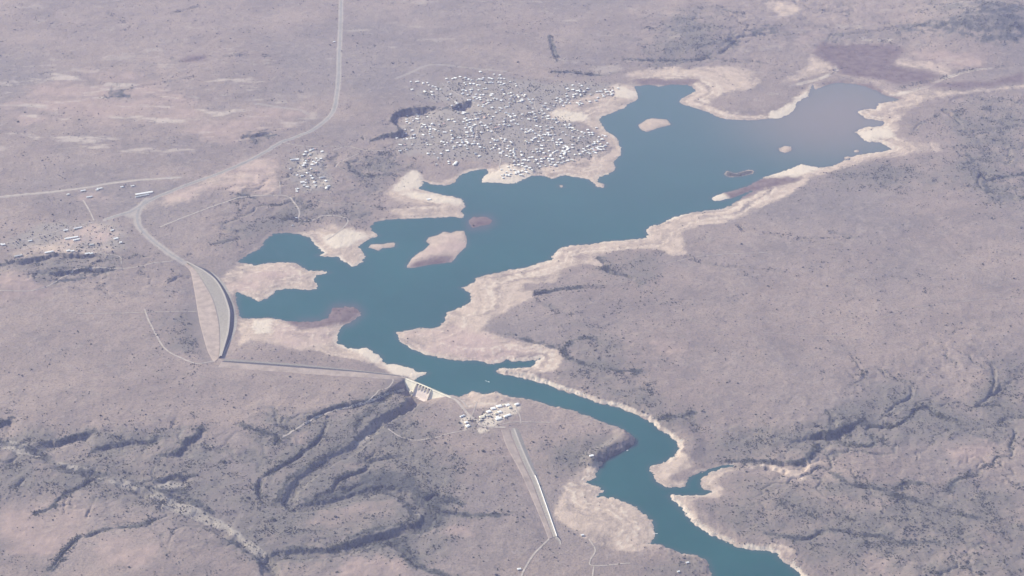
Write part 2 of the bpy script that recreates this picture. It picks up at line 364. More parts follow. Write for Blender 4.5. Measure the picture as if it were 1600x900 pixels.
# scarps: the ground falls away on the right hand (south-east) side of the line
def scarp(pl, dep, L=90.0, w=9.0, lo=0.45):
    global HT
    P = dense(G(pl), 5)
    md = L * 3
    dd, sg, tp = seg_dist([P], md, signed=True, param=True)
    d_ = dd * sg + 12 * (W2 * 1.1 + WX) + 14 * fbm(Xg, Yg, 45, 2, 171)
    fall = dep * np.clip(0.9 + 0.8 * fbm(Xg, Yg, 120, 2, 173), lo, 1.25) * sstep(0, w, d_) * np.exp(-np.maximum(d_, 0) / L) * sstep(0, 0.25, tp) * sstep(1, 0.75, tp) * sstep(md, md * 0.6, dd)
    HT -= fall * sstep(8, 25, sdn)
def rev(p): return p[::-1]
SC = [
 ([(637,598),(610,608),(585,621),(560,629),(535,631),(510,637),(495,645),(478,658),(455,672)], 17, 60, 18),
 ([(20,653),(0,661),(-30,668)], 24, 90, 12), ([(152,671),(128,677),(100,685),(78,690),(55,694)], 20, 80, 12),
 ([(248,681),(234,687),(200,689),(180,693),(160,697),(142,706)], 18, 70, 12), ([(314,666),(309,677),(291,687),(286,697),(274,705),(252,712)], 18, 70, 14),
 ([(306,743),(270,743),(238,752)], 14, 60, 12), ([(308,788),(282,767),(256,765)], 10, 60, 12),
 ([(738,157),(716,164),(706,172)], 34, 120, 16, 0.85), ([(700,167),(670,168),(640,170),(622,174),(611,184),(616,194),(627,204),(605,210),(580,218)], 34, 110, 16, 0.85),
 ([(180,393),(130,397),(90,396),(70,400),(45,404),(20,408),(-30,414)], 20, 80, 16), ([(190,418),(130,419),(98,424),(65,426)], 18, 70, 16),
 ([(1352,652),(1316,667),(1268,679),(1225,690)], 26, 90, 18), ([(1282,692),(1256,718),(1225,722),(1170,715)], 14, 80, 14),
 ([(1560,588),(1556,606),(1540,618)], 14, 90, 16),
 ([(962,224),(950,238),(928,244),(915,236)], 9, 50, 8), ([(838,262),(826,272),(815,280)], 8, 40, 8),
 ([(1600,150),(1570,141),(1530,146),(1490,152),(1478,166)], 7, 60, 12),
 ([(530,858),(560,842),(600,836),(632,830),(645,822)][::-1], 8, 40, 8), ([(470,740),(462,757),(459,772),(466,783)], 5, 25, 5), ([(650,810),(636,793),(622,780),(604,773),(580,774)][::-1], 6, 30, 6), ([(590,748),(560,756),(520,768),(490,776),(472,778)], 9, 30, 7), ([(600,690),(575,712),(545,730)], 6, 30, 7), ([(470,836),(500,842),(540,840)][::-1], 6, 30, 8), ([(470,870),(520,868),(570,858),(620,845)][::-1], 4, 25, 6),
]
for a in SC: scarp(*a)
HT = np.where((sdn <= 0) & ~((down > 0) & (along > -40) & (along < DAM_L + 40) & (down < 400)), np.minimum(HT, -0.2), HT)
HT = np.where((sdn > 0) & (sd < 110) & ~((down > 0) & (along > -120) & (along < DAM_L + 60) & (down < 700)), np.maximum(HT, 0.3 + 0.02 * np.clip(sdn, 0, 100)), HT)

# ------------------------------------------------------------------ ground cover masks
def zone(polys, rx=2, ry=1, amp=1.0):
    M = np.zeros((NY, NX), bool)
    for p in polys: M |= inside([G(p)])
    return ragged(blur(M, rx, ry), amp)
def stroke(lines, w, soft=3.0, dn=5):
    d_ = seg_dist([dense(G(p), dn) for p in lines], w + soft * 2 + 10)
    return 1 - sstep(w, w + soft, d_ + 0.35 * w * W2)

sand = zone([
 [(880,562),(870,546),(845,538),(800,531),(770,522),(750,512),(765,500),(790,485),(820,470),(838,463),(835,455),(812,455),(825,443),(872,440),(875,428),(890,415),(920,412),(945,420),(947,412),(928,400),(985,389),(1030,388),(1045,398),(1070,398),(1072,385),(1065,365),(1080,355),(1130,347),(1150,340),(1200,318),(1240,300),(1260,285),(1275,275),(1310,265),(1350,252),(1400,244),(1450,240),(1475,235),(1470,228),(1400,212),(1300,240),(1200,262),(1100,300),(1000,340),(850,390),(720,430),(690,480),(610,515),(640,560),(760,575),(870,575)],
 [(780,572),(835,570),(870,555),(880,568),(860,580),(830,594),(790,588)],
 [(1340,168),(1390,158),(1370,140),(1400,142),(1450,140),(1500,143),(1600,132),(1660,128),(1660,134),(1600,137),(1560,142),(1490,147),(1440,158),(1415,176),(1405,190),(1400,212),(1395,232),(1340,226),(1335,200)],
 [(978,112),(1030,106),(1090,106),(1140,103),(1175,108),(1190,128),(1175,138),(1130,146),(1105,155),(1115,168),(1150,178),(1200,180),(1235,160),(1258,138),(1275,135),(1262,155),(1240,182),(1200,197),(1100,187),(1050,160),(1080,142),(985,130)],
 [(1215,0),(1240,8),(1250,18),(1225,24),(1200,15),(1195,3)],
 [(1265,85),(1290,78),(1300,95),(1310,108),(1270,118),(1230,130),(1225,122),(1262,108)],
 [(1390,100),(1400,92),(1430,94),(1470,100),(1490,116),(1480,120),(1450,108),(1400,104)], [(1305,112),(1340,113),(1395,125),(1370,129),(1320,122)],
 [(998,130),(962,130),(940,142),(915,150),(880,158),(862,170),(858,185),(880,190),(910,190),(925,200),(945,215),(975,250),(1005,150)],
 [(975,225),(940,240),(905,246),(880,255),(850,262),(840,268),(860,285),(935,300),(975,250)],
 [(832,265),(810,262),(790,255),(775,262),(750,270),(740,292),(800,292)],
 [(600,302),(625,285),(640,268),(655,268),(668,290),(720,305),(730,340),(650,345),(600,330),(640,325)],
 [(665,288),(690,284),(712,274),(735,262),(750,262),(745,275),(715,292),(690,295)],
 [(470,362),(495,358),(520,352),(545,358),(580,360),(595,368),(570,382),(575,400),(555,420),(500,402),(495,375)],
 [(340,440),(370,415),(410,410),(460,410),(515,424),(500,455),(440,452),(400,472),(375,462),(355,460),(345,452)],
 [(372,500),(400,496),(440,500),(520,505),(540,510),(535,540),(600,560),(620,572),(598,570),(560,562),(500,552),(440,540),(390,530),(370,545),(378,520)],
 [(585,568),(625,568),(670,583),(650,594),(620,585),(590,575)],
 [(865,800),(880,770),(890,750),(905,745),(935,758),(945,768),(935,775),(965,780),(1010,802),(1028,830),(1020,850),(1000,862),(960,860),(915,842),(880,818)], [(900,742),(912,730),(936,726),(936,748),(915,752)],
 [(1012,735),(1040,718),(1060,705),(1078,714),(1080,728),(1060,738),(1045,745),(1050,755),(1072,752),(1070,765),(1040,768)],
 [(1040,776),(1100,772),(1115,770),(1098,760),(1092,745),(1125,728),(1165,728),(1160,734),(1135,738),(1122,748),(1130,762),(1120,776),(1095,778),(1078,788),(1090,810),(1115,828),(1150,848),(1180,850),(1225,852),(1242,860),(1232,872),(1252,890),(1258,910),(1240,905),(1140,860),(1060,800)],
 [(1130,724),(1190,724),(1240,732),(1262,720),(1280,714),(1285,718),(1262,734),(1250,740),(1262,752),(1240,746),(1200,732),(1150,732)],
 [(722,622),(735,612),(770,608),(800,622),(770,635),(735,640),(720,635)],
], 2, 1, 1.0)
rim = sstep(22, 4, np.abs(sd - 6) + 7 * W2) * sstep(-12, 0, sd)
steep_rim = sstep(17, 5, np.abs(sd - 5) + 14 * W2 + 9 * W3) * np.clip(0.75 + 1.4 * fbm(Xg, Yg, 70, 2, 321), 0.25, 1) * (1 - sstep(60, 90, seg_dist([G([(800,590),(875,612),(937,633),(985,647),(1017,663),(1045,681),(1062,694),(1062,704)]), G([(1050,780),(1095,828),(1150,855),(1215,866),(1252,900)])], 95)))
isl_m = ragged(blur(inside(islW), 1, 1), 0.5)
cut = zone([[(250,318),(262,300),(300,288),(340,272),(390,250),(420,245),(430,258),(435,300),(412,303),(402,290),(385,292),(372,300),(345,292),(330,290),(300,310),(262,325)], [(0,395),(40,385),(70,380),(180,385),(190,395),(120,398),(40,402)], [(205,318),(250,312),(245,325),(222,330)], [(152,350),(176,352),(182,368),(162,384),(140,380),(108,378),(76,380),(74,372),(104,358)], [(866,800),(880,775),(935,775),(965,782),(1010,803),(1026,830),(1005,855),(915,842)]], 3, 2, 1.3) * np.clip(0.8 + 0.9 * fbm(Xg, Yg, 160, 3, 191), 0.2, 1)
sand = np.maximum(sand, 0.45 * blur(sand, 7, 5) * sstep(-0.15, 0.2, fbm(Xg, Yg, 60, 3, 211)))
sand = np.clip(sand + 0.35 * rim + steep_rim + 1.0 * cut, 0, 1)
ring = fbm(sd / 22.0 + 0.9 * WX + 0.9 * W2 + 1.4 * fbm(Xg, Yg, 300, 2, 205), sd * 0 + 3.3 + Xg / 900, 1.0, 3, 195)
sand_w = sand.copy()
sand = np.clip(sand * (0.78 + 0.85 * ring + 0.55 * fbm(Xg, Yg, 120, 3, 197)), 0, 1)
pale = zone([
 [(640,268),(655,268),(662,292),(640,296),(615,300),(605,305)], [(645,298),(690,306),(722,312),(727,322),(700,318),(660,312),(620,302)], [(832,266),(790,257),(770,270),(752,276),(752,292),(820,290)],
 [(595,568),(625,570),(668,583),(648,594),(612,582)], [(525,540),(570,542),(600,560),(590,568),(560,552)], [(395,500),(425,498),(425,520),(400,522)],
 [(860,170),(905,175),(925,188),(900,190),(865,186)], [(962,132),(998,146),(990,156),(960,150)],
 [(505,372),(540,358),(575,368),(545,385),(520,390)], [(480,368),(498,385),(508,396),(496,402)],
 [(1200,180),(1240,158),(1262,142),(1262,155),(1240,182),(1205,190)], [(1220,262),(1252,254),(1285,262),(1260,272),(1190,292),(1120,315),(1110,308)],
 [(1345,205),(1390,198),(1400,215),(1350,220)],
], 2, 1) * 0.9
pale = np.maximum(pale, 0.7 * stroke([[(1235,135),(1262,128),(1290,120),(1308,108),(1302,96),(1272,86)], [(1400,148),(1440,138),(1480,122),(1520,110),(1560,106)]], 8, 16) * np.clip(0.5 + 1.5 * fbm(Xg, Yg, 140, 3, 231), 0, 1))
pale = np.maximum(pale, 0.75 * zone([[(755,650),(775,632),(800,628),(814,634),(806,646),(785,658),(770,670),(756,664)], [(718,652),(735,648),(742,656),(728,662),(735,672),(724,672)], [(744,670),(762,668),(764,676),(746,678)]], 1, 1, 0.8))
pale = np.maximum(pale, 0.45 * zone([[(455,255),(490,233),(508,240),(505,258),(480,262),(470,275),(456,268)], [(470,282),(505,275),(518,290),(512,297),(470,297)]], 2, 1, 1.5) * np.clip(0.6 + 2.0 * fbm(Xg, Yg, 40, 2, 311), 0, 1))
pale = np.clip(pale + 0.35 * rim * sand_w * sstep(-0.2, 0.3, fbm(Xg, Yg, 180, 2, 199)) + 0.55 * steep_rim + 0.6 * sand_w * sstep(0.10, 0.5, ring + 0.6 * W2) * sstep(260, 60, sd), 0, 1)
pink = zone([
 [(250,318),(262,300),(300,288),(340,272),(390,250),(420,245),(430,258),(435,300),(410,303),(400,292),(360,300),(310,305)],
 [(70,372),(100,355),(150,348),(178,352),(182,370),(160,385),(140,378),(100,382)], [(118,320),(125,300),(160,298),(168,312),(150,315)], [(35,380),(55,370),(70,375),(60,385)],
 [(350,445),(420,415),(470,415),(480,430),(440,440),(380,460)], [(430,505),(520,508),(525,535),(470,545),(420,530)],
 [(640,415),(700,365),(728,362),(728,390),(700,410)], [(630,520),(700,510),(760,520),(850,548),(850,562),(760,566),(680,552)], 
 [(495,730),(545,722),(560,730),(540,742),(505,742)], [(528,726),(545,722),(552,732),(530,738)], [(468,672),(500,668),(500,685),(470,692),(445,690)],
 [(530,800),(560,785),(600,782),(628,795),(632,808),(590,822),(540,832),(480,835),(440,815),(480,805)], [(550,880),(580,865),(640,880),(650,905),(520,905)], [(700,820),(745,815),(750,840),(690,850),(650,840)],
 [(0,440),(10,425),(45,428),(75,455),(60,475),(0,478)],
 [(0,170),(60,130),(140,110),(220,112),(260,140),(330,165),(300,200),(200,190),(100,190),(30,195)], [(290,205),(400,165),(480,175),(490,195),(420,205),(350,230)], [(130,165),(210,150),(240,190),(150,200)],
 [(0,790),(60,780),(120,790),(150,800),(120,850),(60,870),(0,860)], [(140,845),(230,825),(260,845),(240,880),(150,885)],
 [(1020,530),(1060,535),(1100,550),(1060,560),(1020,555)], [(1480,700),(1560,690),(1540,720),(1490,725)], [(1270,770),(1330,775),(1390,780),(1380,800),(1290,805)], [(1340,860),(1370,870),(1385,895),(1370,900)],
 [(1390,95),(1470,70),(1560,82),(1540,100),(1480,105)], [(1240,60),(1270,40),(1300,70),(1270,90)], [(1040,540),(1060,536),(1075,545),(1060,552)],
 [(780,670),(800,668),(815,705),(836,760),(862,842),(850,842),(822,770),(800,710)], [(618,240),(660,228),(700,232),(690,245),(640,250)],
], 6, 4, 3.5) * np.clip(0.62 + 1.2 * fbm(Xg / 1.8, Yg, 190, 4, 301, 0.6), 0.08, 0.95)
mud = zone([
 [(1270,85),(1300,70),(1340,68),(1400,70),(1416,80),(1395,95),(1400,105),(1440,110),(1475,120),(1400,133),(1380,125),(1320,118),(1300,100)], [(1280,135),(1310,126),(1360,132),(1385,148),(1420,154),(1380,160),(1340,140)], [(1420,120),(1460,130),(1560,125),(1600,110),(1600,128),(1500,140),(1450,134)],
 [(500,498),(520,478),(556,478),(566,490),(540,506),(490,508)], [(735,345),(765,338),(772,352),(740,358)], [(640,412),(680,400),(712,400),(700,412),(645,420)], [(440,500),(500,498),(520,508),(470,515)],
 [(1280,65),(1310,72),(1300,85),(1270,88)], [(300,85),(325,88),(320,95),(275,98)], [(1100,280),(1150,318),(1180,300),(1240,285),(1260,275)],[(980,122),(1060,125),(1100,122),(1080,132),(1000,132)],
], 3, 2, 0.8)
mud = np.clip(np.maximum(mud, blur(inside([islW[1]]) | (seg_dist([islW[1]], 16, closed=True) < 12), 1, 1)), 0, 1)
scrub = zone([
 [(880,545),(920,515),(970,530),(1000,560),(1000,600),(1060,640),(1100,650),(1060,690),(1000,645),(900,610),(860,590),(890,570)], [(930,405),(1000,392),(1030,410),(1015,440),(960,440)],
 [(1080,690),(1180,660),(1260,670),(1360,600),(1430,580),(1500,640),(1560,560),(1600,560),(1600,700),(1480,690),(1400,690),(1290,710),(1240,720),(1150,715),(1080,735)],
 [(1100,780),(1140,750),(1250,750),(1400,760),(1520,760),(1600,770),(1600,900),(1270,900),(1240,850),(1130,830)], [(1480,170),(1560,150),(1600,170),(1600,330),(1540,320),(1500,260)], [(1300,255),(1500,260),(1500,290),(1340,290),(1280,280)],
 [(400,640),(520,640),(620,610),(640,640),(700,700),(720,790),(690,880),(430,890),(390,770)], [(0,680),(150,670),(310,670),(400,790),(420,900),(300,830),(150,770),(0,770)],
 [(840,700),(920,670),(985,690),(940,720),(900,745),(870,740)], [(440,310),(540,315),(600,330),(570,350),(500,345),(440,350)], [(540,240),(620,235),(640,265),(600,300),(560,300)], [(320,370),(420,330),(480,345),(440,365),(360,385)],
 [(1040,20),(1110,0),(1130,60),(1100,95),(1050,100),(1010,95)], [(1440,0),(1600,0),(1600,70),(1500,50),(1440,20)], [(1200,45),(1300,55),(1450,35),(1430,55),(1300,65)], [(230,490),(310,490),(325,560),(260,540)],
 [(1100,830),(1060,870),(1000,900),(1110,900)], [(720,650),(740,640),(780,670),(740,680)], [(40,395),(200,390),(200,410),(60,440),(0,420)], [(160,135),(205,135),(205,155),(165,155)],
], 12, 8, 2.5)
scrub = np.clip(scrub * (0.65 + 0.7 * fbm(Xg, Yg, 200, 3, 71)) + 0.18 * (fbm(Xg, Yg, 700, 4, 77) + 0.2), 0, 1)
gstroke = stroke(gul_lines, 12, 14)
SHADE_VEG_LINES = [  # wall and gully lines: shade painted into the ground colour, together with vegetation
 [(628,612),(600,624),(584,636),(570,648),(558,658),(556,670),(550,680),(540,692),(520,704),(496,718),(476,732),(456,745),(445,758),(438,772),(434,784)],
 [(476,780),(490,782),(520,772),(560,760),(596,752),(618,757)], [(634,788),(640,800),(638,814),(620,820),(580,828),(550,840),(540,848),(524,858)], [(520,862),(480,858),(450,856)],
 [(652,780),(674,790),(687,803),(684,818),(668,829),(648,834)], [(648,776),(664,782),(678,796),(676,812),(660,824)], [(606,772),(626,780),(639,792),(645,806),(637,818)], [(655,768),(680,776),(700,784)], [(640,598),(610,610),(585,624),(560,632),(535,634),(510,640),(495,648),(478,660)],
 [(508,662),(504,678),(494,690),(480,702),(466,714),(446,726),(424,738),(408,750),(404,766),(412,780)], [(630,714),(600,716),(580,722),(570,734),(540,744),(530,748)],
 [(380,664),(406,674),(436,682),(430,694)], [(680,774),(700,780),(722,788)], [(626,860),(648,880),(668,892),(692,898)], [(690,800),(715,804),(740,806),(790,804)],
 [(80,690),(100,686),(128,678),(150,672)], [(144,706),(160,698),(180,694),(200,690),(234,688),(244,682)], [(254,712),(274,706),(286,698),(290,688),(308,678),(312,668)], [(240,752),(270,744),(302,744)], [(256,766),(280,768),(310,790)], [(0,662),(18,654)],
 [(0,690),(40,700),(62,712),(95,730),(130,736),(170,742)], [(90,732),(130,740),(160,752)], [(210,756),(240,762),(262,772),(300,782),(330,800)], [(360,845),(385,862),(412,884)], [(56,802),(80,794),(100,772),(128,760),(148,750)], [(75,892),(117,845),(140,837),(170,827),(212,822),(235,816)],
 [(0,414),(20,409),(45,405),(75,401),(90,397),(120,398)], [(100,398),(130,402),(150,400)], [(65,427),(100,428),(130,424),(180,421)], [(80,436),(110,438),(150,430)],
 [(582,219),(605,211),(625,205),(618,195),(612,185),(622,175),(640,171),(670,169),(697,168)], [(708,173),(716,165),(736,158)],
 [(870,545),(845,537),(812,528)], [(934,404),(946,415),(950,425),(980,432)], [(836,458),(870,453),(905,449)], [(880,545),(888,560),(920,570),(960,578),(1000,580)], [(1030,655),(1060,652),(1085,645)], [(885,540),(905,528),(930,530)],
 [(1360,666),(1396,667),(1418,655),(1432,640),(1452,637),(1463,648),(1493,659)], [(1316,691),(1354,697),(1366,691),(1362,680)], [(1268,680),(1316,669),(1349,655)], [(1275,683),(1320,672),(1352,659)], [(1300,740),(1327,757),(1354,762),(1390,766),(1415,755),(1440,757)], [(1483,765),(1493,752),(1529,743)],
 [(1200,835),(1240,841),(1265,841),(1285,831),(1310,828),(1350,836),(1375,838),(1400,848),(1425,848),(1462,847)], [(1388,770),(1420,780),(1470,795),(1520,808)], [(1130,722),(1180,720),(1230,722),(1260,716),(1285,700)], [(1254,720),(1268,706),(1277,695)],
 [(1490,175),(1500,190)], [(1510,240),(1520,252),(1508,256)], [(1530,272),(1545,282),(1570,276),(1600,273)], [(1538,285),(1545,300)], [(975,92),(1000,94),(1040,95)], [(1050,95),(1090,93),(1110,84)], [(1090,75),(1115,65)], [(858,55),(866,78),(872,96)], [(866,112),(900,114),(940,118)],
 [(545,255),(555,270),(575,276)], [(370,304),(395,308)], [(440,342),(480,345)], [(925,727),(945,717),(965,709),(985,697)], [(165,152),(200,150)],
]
dd_ = seg_dist([dense(G(p), 5) for p in SHADE_VEG_LINES], 70.0)
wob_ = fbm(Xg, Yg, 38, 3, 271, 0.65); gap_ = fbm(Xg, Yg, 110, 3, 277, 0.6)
shade_veg = sstep(15, 4, dd_ + 22 * wob_ + 8 * W3 - 6 * gap_) * np.clip(0.95 + 1.5 * gap_, 0.4, 1.0)  # ragged dark stroke, painted shade and thick bush in one mask
shade_veg = np.maximum(shade_veg, 0.55 * sstep(55, 15, dd_) * sstep(0.12, 0.34, fbm(Xg, Yg, 26, 3, 281, 0.7)))
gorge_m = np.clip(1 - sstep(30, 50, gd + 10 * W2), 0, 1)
scrub = np.clip(scrub + 0.45 * gstroke * np.clip(0.5 + 1.6 * fbm(Xg, Yg, 90, 2, 181), 0, 1.3) + 0.25 * gorge_m + 0.75 * vein + 1.1 * shade_veg, 0, 1) * (1 - 0.95 * sand) * (1 - 0.6 * pink)
gravel = zone([[(0,690),(20,694),(52,706),(48,713),(28,708),(0,700)], [(88,722),(108,726),(146,738),(140,742),(118,738),(94,732)], [(168,748),(216,758),(214,764),(180,758)],
               [(228,768),(262,780),(300,793),(345,815),(372,832),(402,858),(420,878),(404,874),(378,850),(330,822),(280,802),(245,785)], [(230,762),(262,752),(300,755),(280,762),(245,768)],
               [(548,700),(572,680),(590,660),(600,655),(580,680),(562,698)], [(652,800),(664,806),(668,818),(660,822),(654,812)], [(688,795),(697,795),(694,808),(688,806)]], 1, 1, 1.2)
town = zone([[(640,150),(700,125),(780,120),(860,130),(960,130),(965,150),(880,160),(900,200),(940,215),(930,245),(830,278),(780,250),(700,250),(620,240),(620,200),(640,175),(740,170)],
             [(450,250),(490,232),(510,240),(505,260),(520,285),(515,300),(470,298),(455,280)], [(762,640),(800,630),(812,638),(800,650),(770,668),(745,665)], [(716,650),(735,650),(745,668),(730,675)], [(0,385),(60,350),(180,345),(200,390),(100,395)]], 5, 3, 1.5)
track = np.maximum.reduce([
 stroke([[(534,-40),(532,40),(530,80),(529,120),(526,150),(522,170),(514,183),(500,195),(485,205),(460,215),(440,222),(415,237),(380,255),(340,272),(300,286),(270,298),(240,310),(210,328),(190,335),(165,343)]], 11, 6),
 stroke([[(-40,311),(60,302),(130,294),(180,285),(240,280),(280,277)]], 9, 8) * 0.8,
 stroke([[(230,311),(218,325),(214,340),(218,355),(232,370),(250,385),(268,398),(290,412)]], 14, 8) * 0.8,
 zone([[(190,336),(232,312),(220,332),(215,342),(205,340)]], 2, 1, 0.5), stroke([[(620,122),(640,114),(665,103),(690,101),(750,108),(790,112)], [(0,165),(40,165),(70,168)], [(400,162),(440,168),(470,172),(480,178)]], 8, 10) * 0.5,
])
white = zone([[(1480,8),(1500,4),(1540,20),(1530,30),(1500,28)], [(1550,28),(1580,30),(1575,45),(1555,44)], [(1290,70),(1340,62),(1400,58),(1400,64),(1350,68)]], 2, 1, 1.5) * sstep(-0.1, 0.25, fbm(Xg, Yg, 50, 3, 261)) + zone([[(478,178),(492,172),(497,182),(492,190),(482,184)], [(422,212),(432,211),(432,215),(424,215)], [(920,105),(960,100),(975,105),(960,118),(930,116)]], 2, 1) * 0.5
gravel = np.maximum(gravel, stroke([[(-20,690),(20,694),(60,712),(100,728),(150,742),(210,760),(260,780),(310,801),(350,822),(385,847),(410,870)]], 9, 12) * np.clip(0.7 + 1.4 * fbm(Xg, Yg, 130, 2, 251), 0, 1))
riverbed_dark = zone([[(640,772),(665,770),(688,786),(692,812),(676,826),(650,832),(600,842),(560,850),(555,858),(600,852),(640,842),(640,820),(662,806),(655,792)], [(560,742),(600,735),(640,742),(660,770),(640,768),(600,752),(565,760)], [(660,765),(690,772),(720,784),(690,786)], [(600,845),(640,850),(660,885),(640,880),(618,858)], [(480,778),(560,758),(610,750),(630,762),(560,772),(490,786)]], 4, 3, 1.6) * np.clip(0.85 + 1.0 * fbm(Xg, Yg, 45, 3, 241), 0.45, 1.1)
trees_and_shade = zone([[(1130,58),(1156,56),(1152,76),(1138,78)], [(1172,45),(1210,38),(1216,56),(1180,60)], [(1380,45),(1480,25),(1600,40),(1660,60),(1600,72),(1540,62),(1460,50)], [(330,455),(345,460),(345,448)], [(1135,268),(1150,272),(1168,267),(1176,267),(1176,270),(1160,273),(1145,275)], [(375,210),(420,203),(432,208),(420,220),(385,224)], [(365,305),(395,302),(400,318),(380,322)], [(1500,30),(1540,5),(1600,10),(1600,65),(1540,55)], [(165,135),(205,137),(205,150),(170,152)]], 3, 2, 2.0) * np.clip(0.45 + 1.9 * fbm(Xg, Yg, 70, 4, 291, 0.7), 0, 1)  # dark tree cover, with shadow of the distant patches put into the colour
scrub = np.clip(scrub + trees_and_shade + 1.1 * riverbed_dark, 0, 1)
isl_dark = blur(inside([islW[5]]) & (sd > 6), 1, 0)
sand = np.clip(np.maximum(sand, isl_m * 0.8), 0, 1) * (1 - 0.9 * mud) * (1 - isl_dark)
pale = pale * (1 - isl_dark); scrub = np.clip(scrub + isl_dark, 0, 1)
streak = sstep(0.22, 0.5, fbm(Xg / 2.6, Yg, 110, 4, 91)) * sstep(9800, 8300, Yg + 900 * fbm(Xg, Yg, 900, 2, 4)) * 0
streak = sstep(0.10, 0.40, fbm(Xg / 2.6, Yg, 130, 5, 91, 0.6)) * zone([[(-60,100),(200,95),(420,110),(500,180),(380,240),(200,250),(-60,240)]], 30, 20) + 0.45 * sstep(0.12, 0.5, fbm(Xg / 2.2, Yg, 170, 5, 97, 0.65)) * sstep(8600, 10500, Yg)
greyrock = zone([[(300,420),(330,470),(345,520),(344,555),(350,540),(357,500),(350,460),(325,425)]], 2, 1, .4)

# ------------------------------------------------------------------ materials
def mat(name):
    m = bpy.data.materials.new(name); m.use_nodes = True
    b = m.node_tree.nodes["Principled BSDF"]; b.inputs["Roughness"].default_value = 0.9
    try: b.inputs["Specular IOR Level"].default_value = 0.2
    except Exception: pass
    return m, m.node_tree, b
def noise(t, pos, scale, detail=3.0, rough=0.6):
    n = t.nodes.new("ShaderNodeTexNoise"); n.inputs["Scale"].default_value = scale
    n.inputs["Detail"].default_value = detail; n.inputs["Roughness"].default_value = rough
    t.links.new(pos, n.inputs["Vector"]); return n.outputs["Fac"]
def ramp(t, fac, a, b):
    n = t.nodes.new("ShaderNodeMapRange"); n.inputs["From Min"].default_value = a; n.inputs["From Max"].default_value = b
    t.links.new(fac, n.inputs["Value"]); return n.outputs["Result"]
def mixc(t, fac, a, b, mode='MIX'):
    n = t.nodes.new("ShaderNodeMix"); n.data_type = 'RGBA'; n.blend_type = mode; n.clamp_factor = True
    for k, v_ in ((0, fac), (6, a), (7, b)):
        if isinstance(v_, (tuple, list)): n.inputs[k].default_value = (*v_, 1) if len(v_) == 3 else v_
        elif isinstance(v_, (float, int)): n.inputs[k].default_value = v_
        else: t.links.new(v_, n.inputs[k])
    return n.outputs[2]
def math_(t, op, a, b):
    n = t.nodes.new("ShaderNodeMath"); n.operation = op
    for k, v_ in ((0, a), (1, b)):
        if isinstance(v_, (float, int)): n.inputs[k].default_value = v_
        else: t.links.new(v_, n.inputs[k])
    return n.outputs[0]
def position(t): return t.nodes.new("ShaderNodeNewGeometry").outputs["Position"]
def simple(name, col, var=0.25, scale=0.08, rough=0.9):
    m, t, b = mat(name); p = position(t)
    f = ramp(t, noise(t, p, scale, 4), 0.3, 0.7)
    c = mixc(t, f, tuple(x * (1 - var) for x in col), tuple(min(1, x * (1 + var)) for x in col))
    t.links.new(c, b.inputs["Base Color"]); b.inputs["Roughness"].default_value = rough
    return m

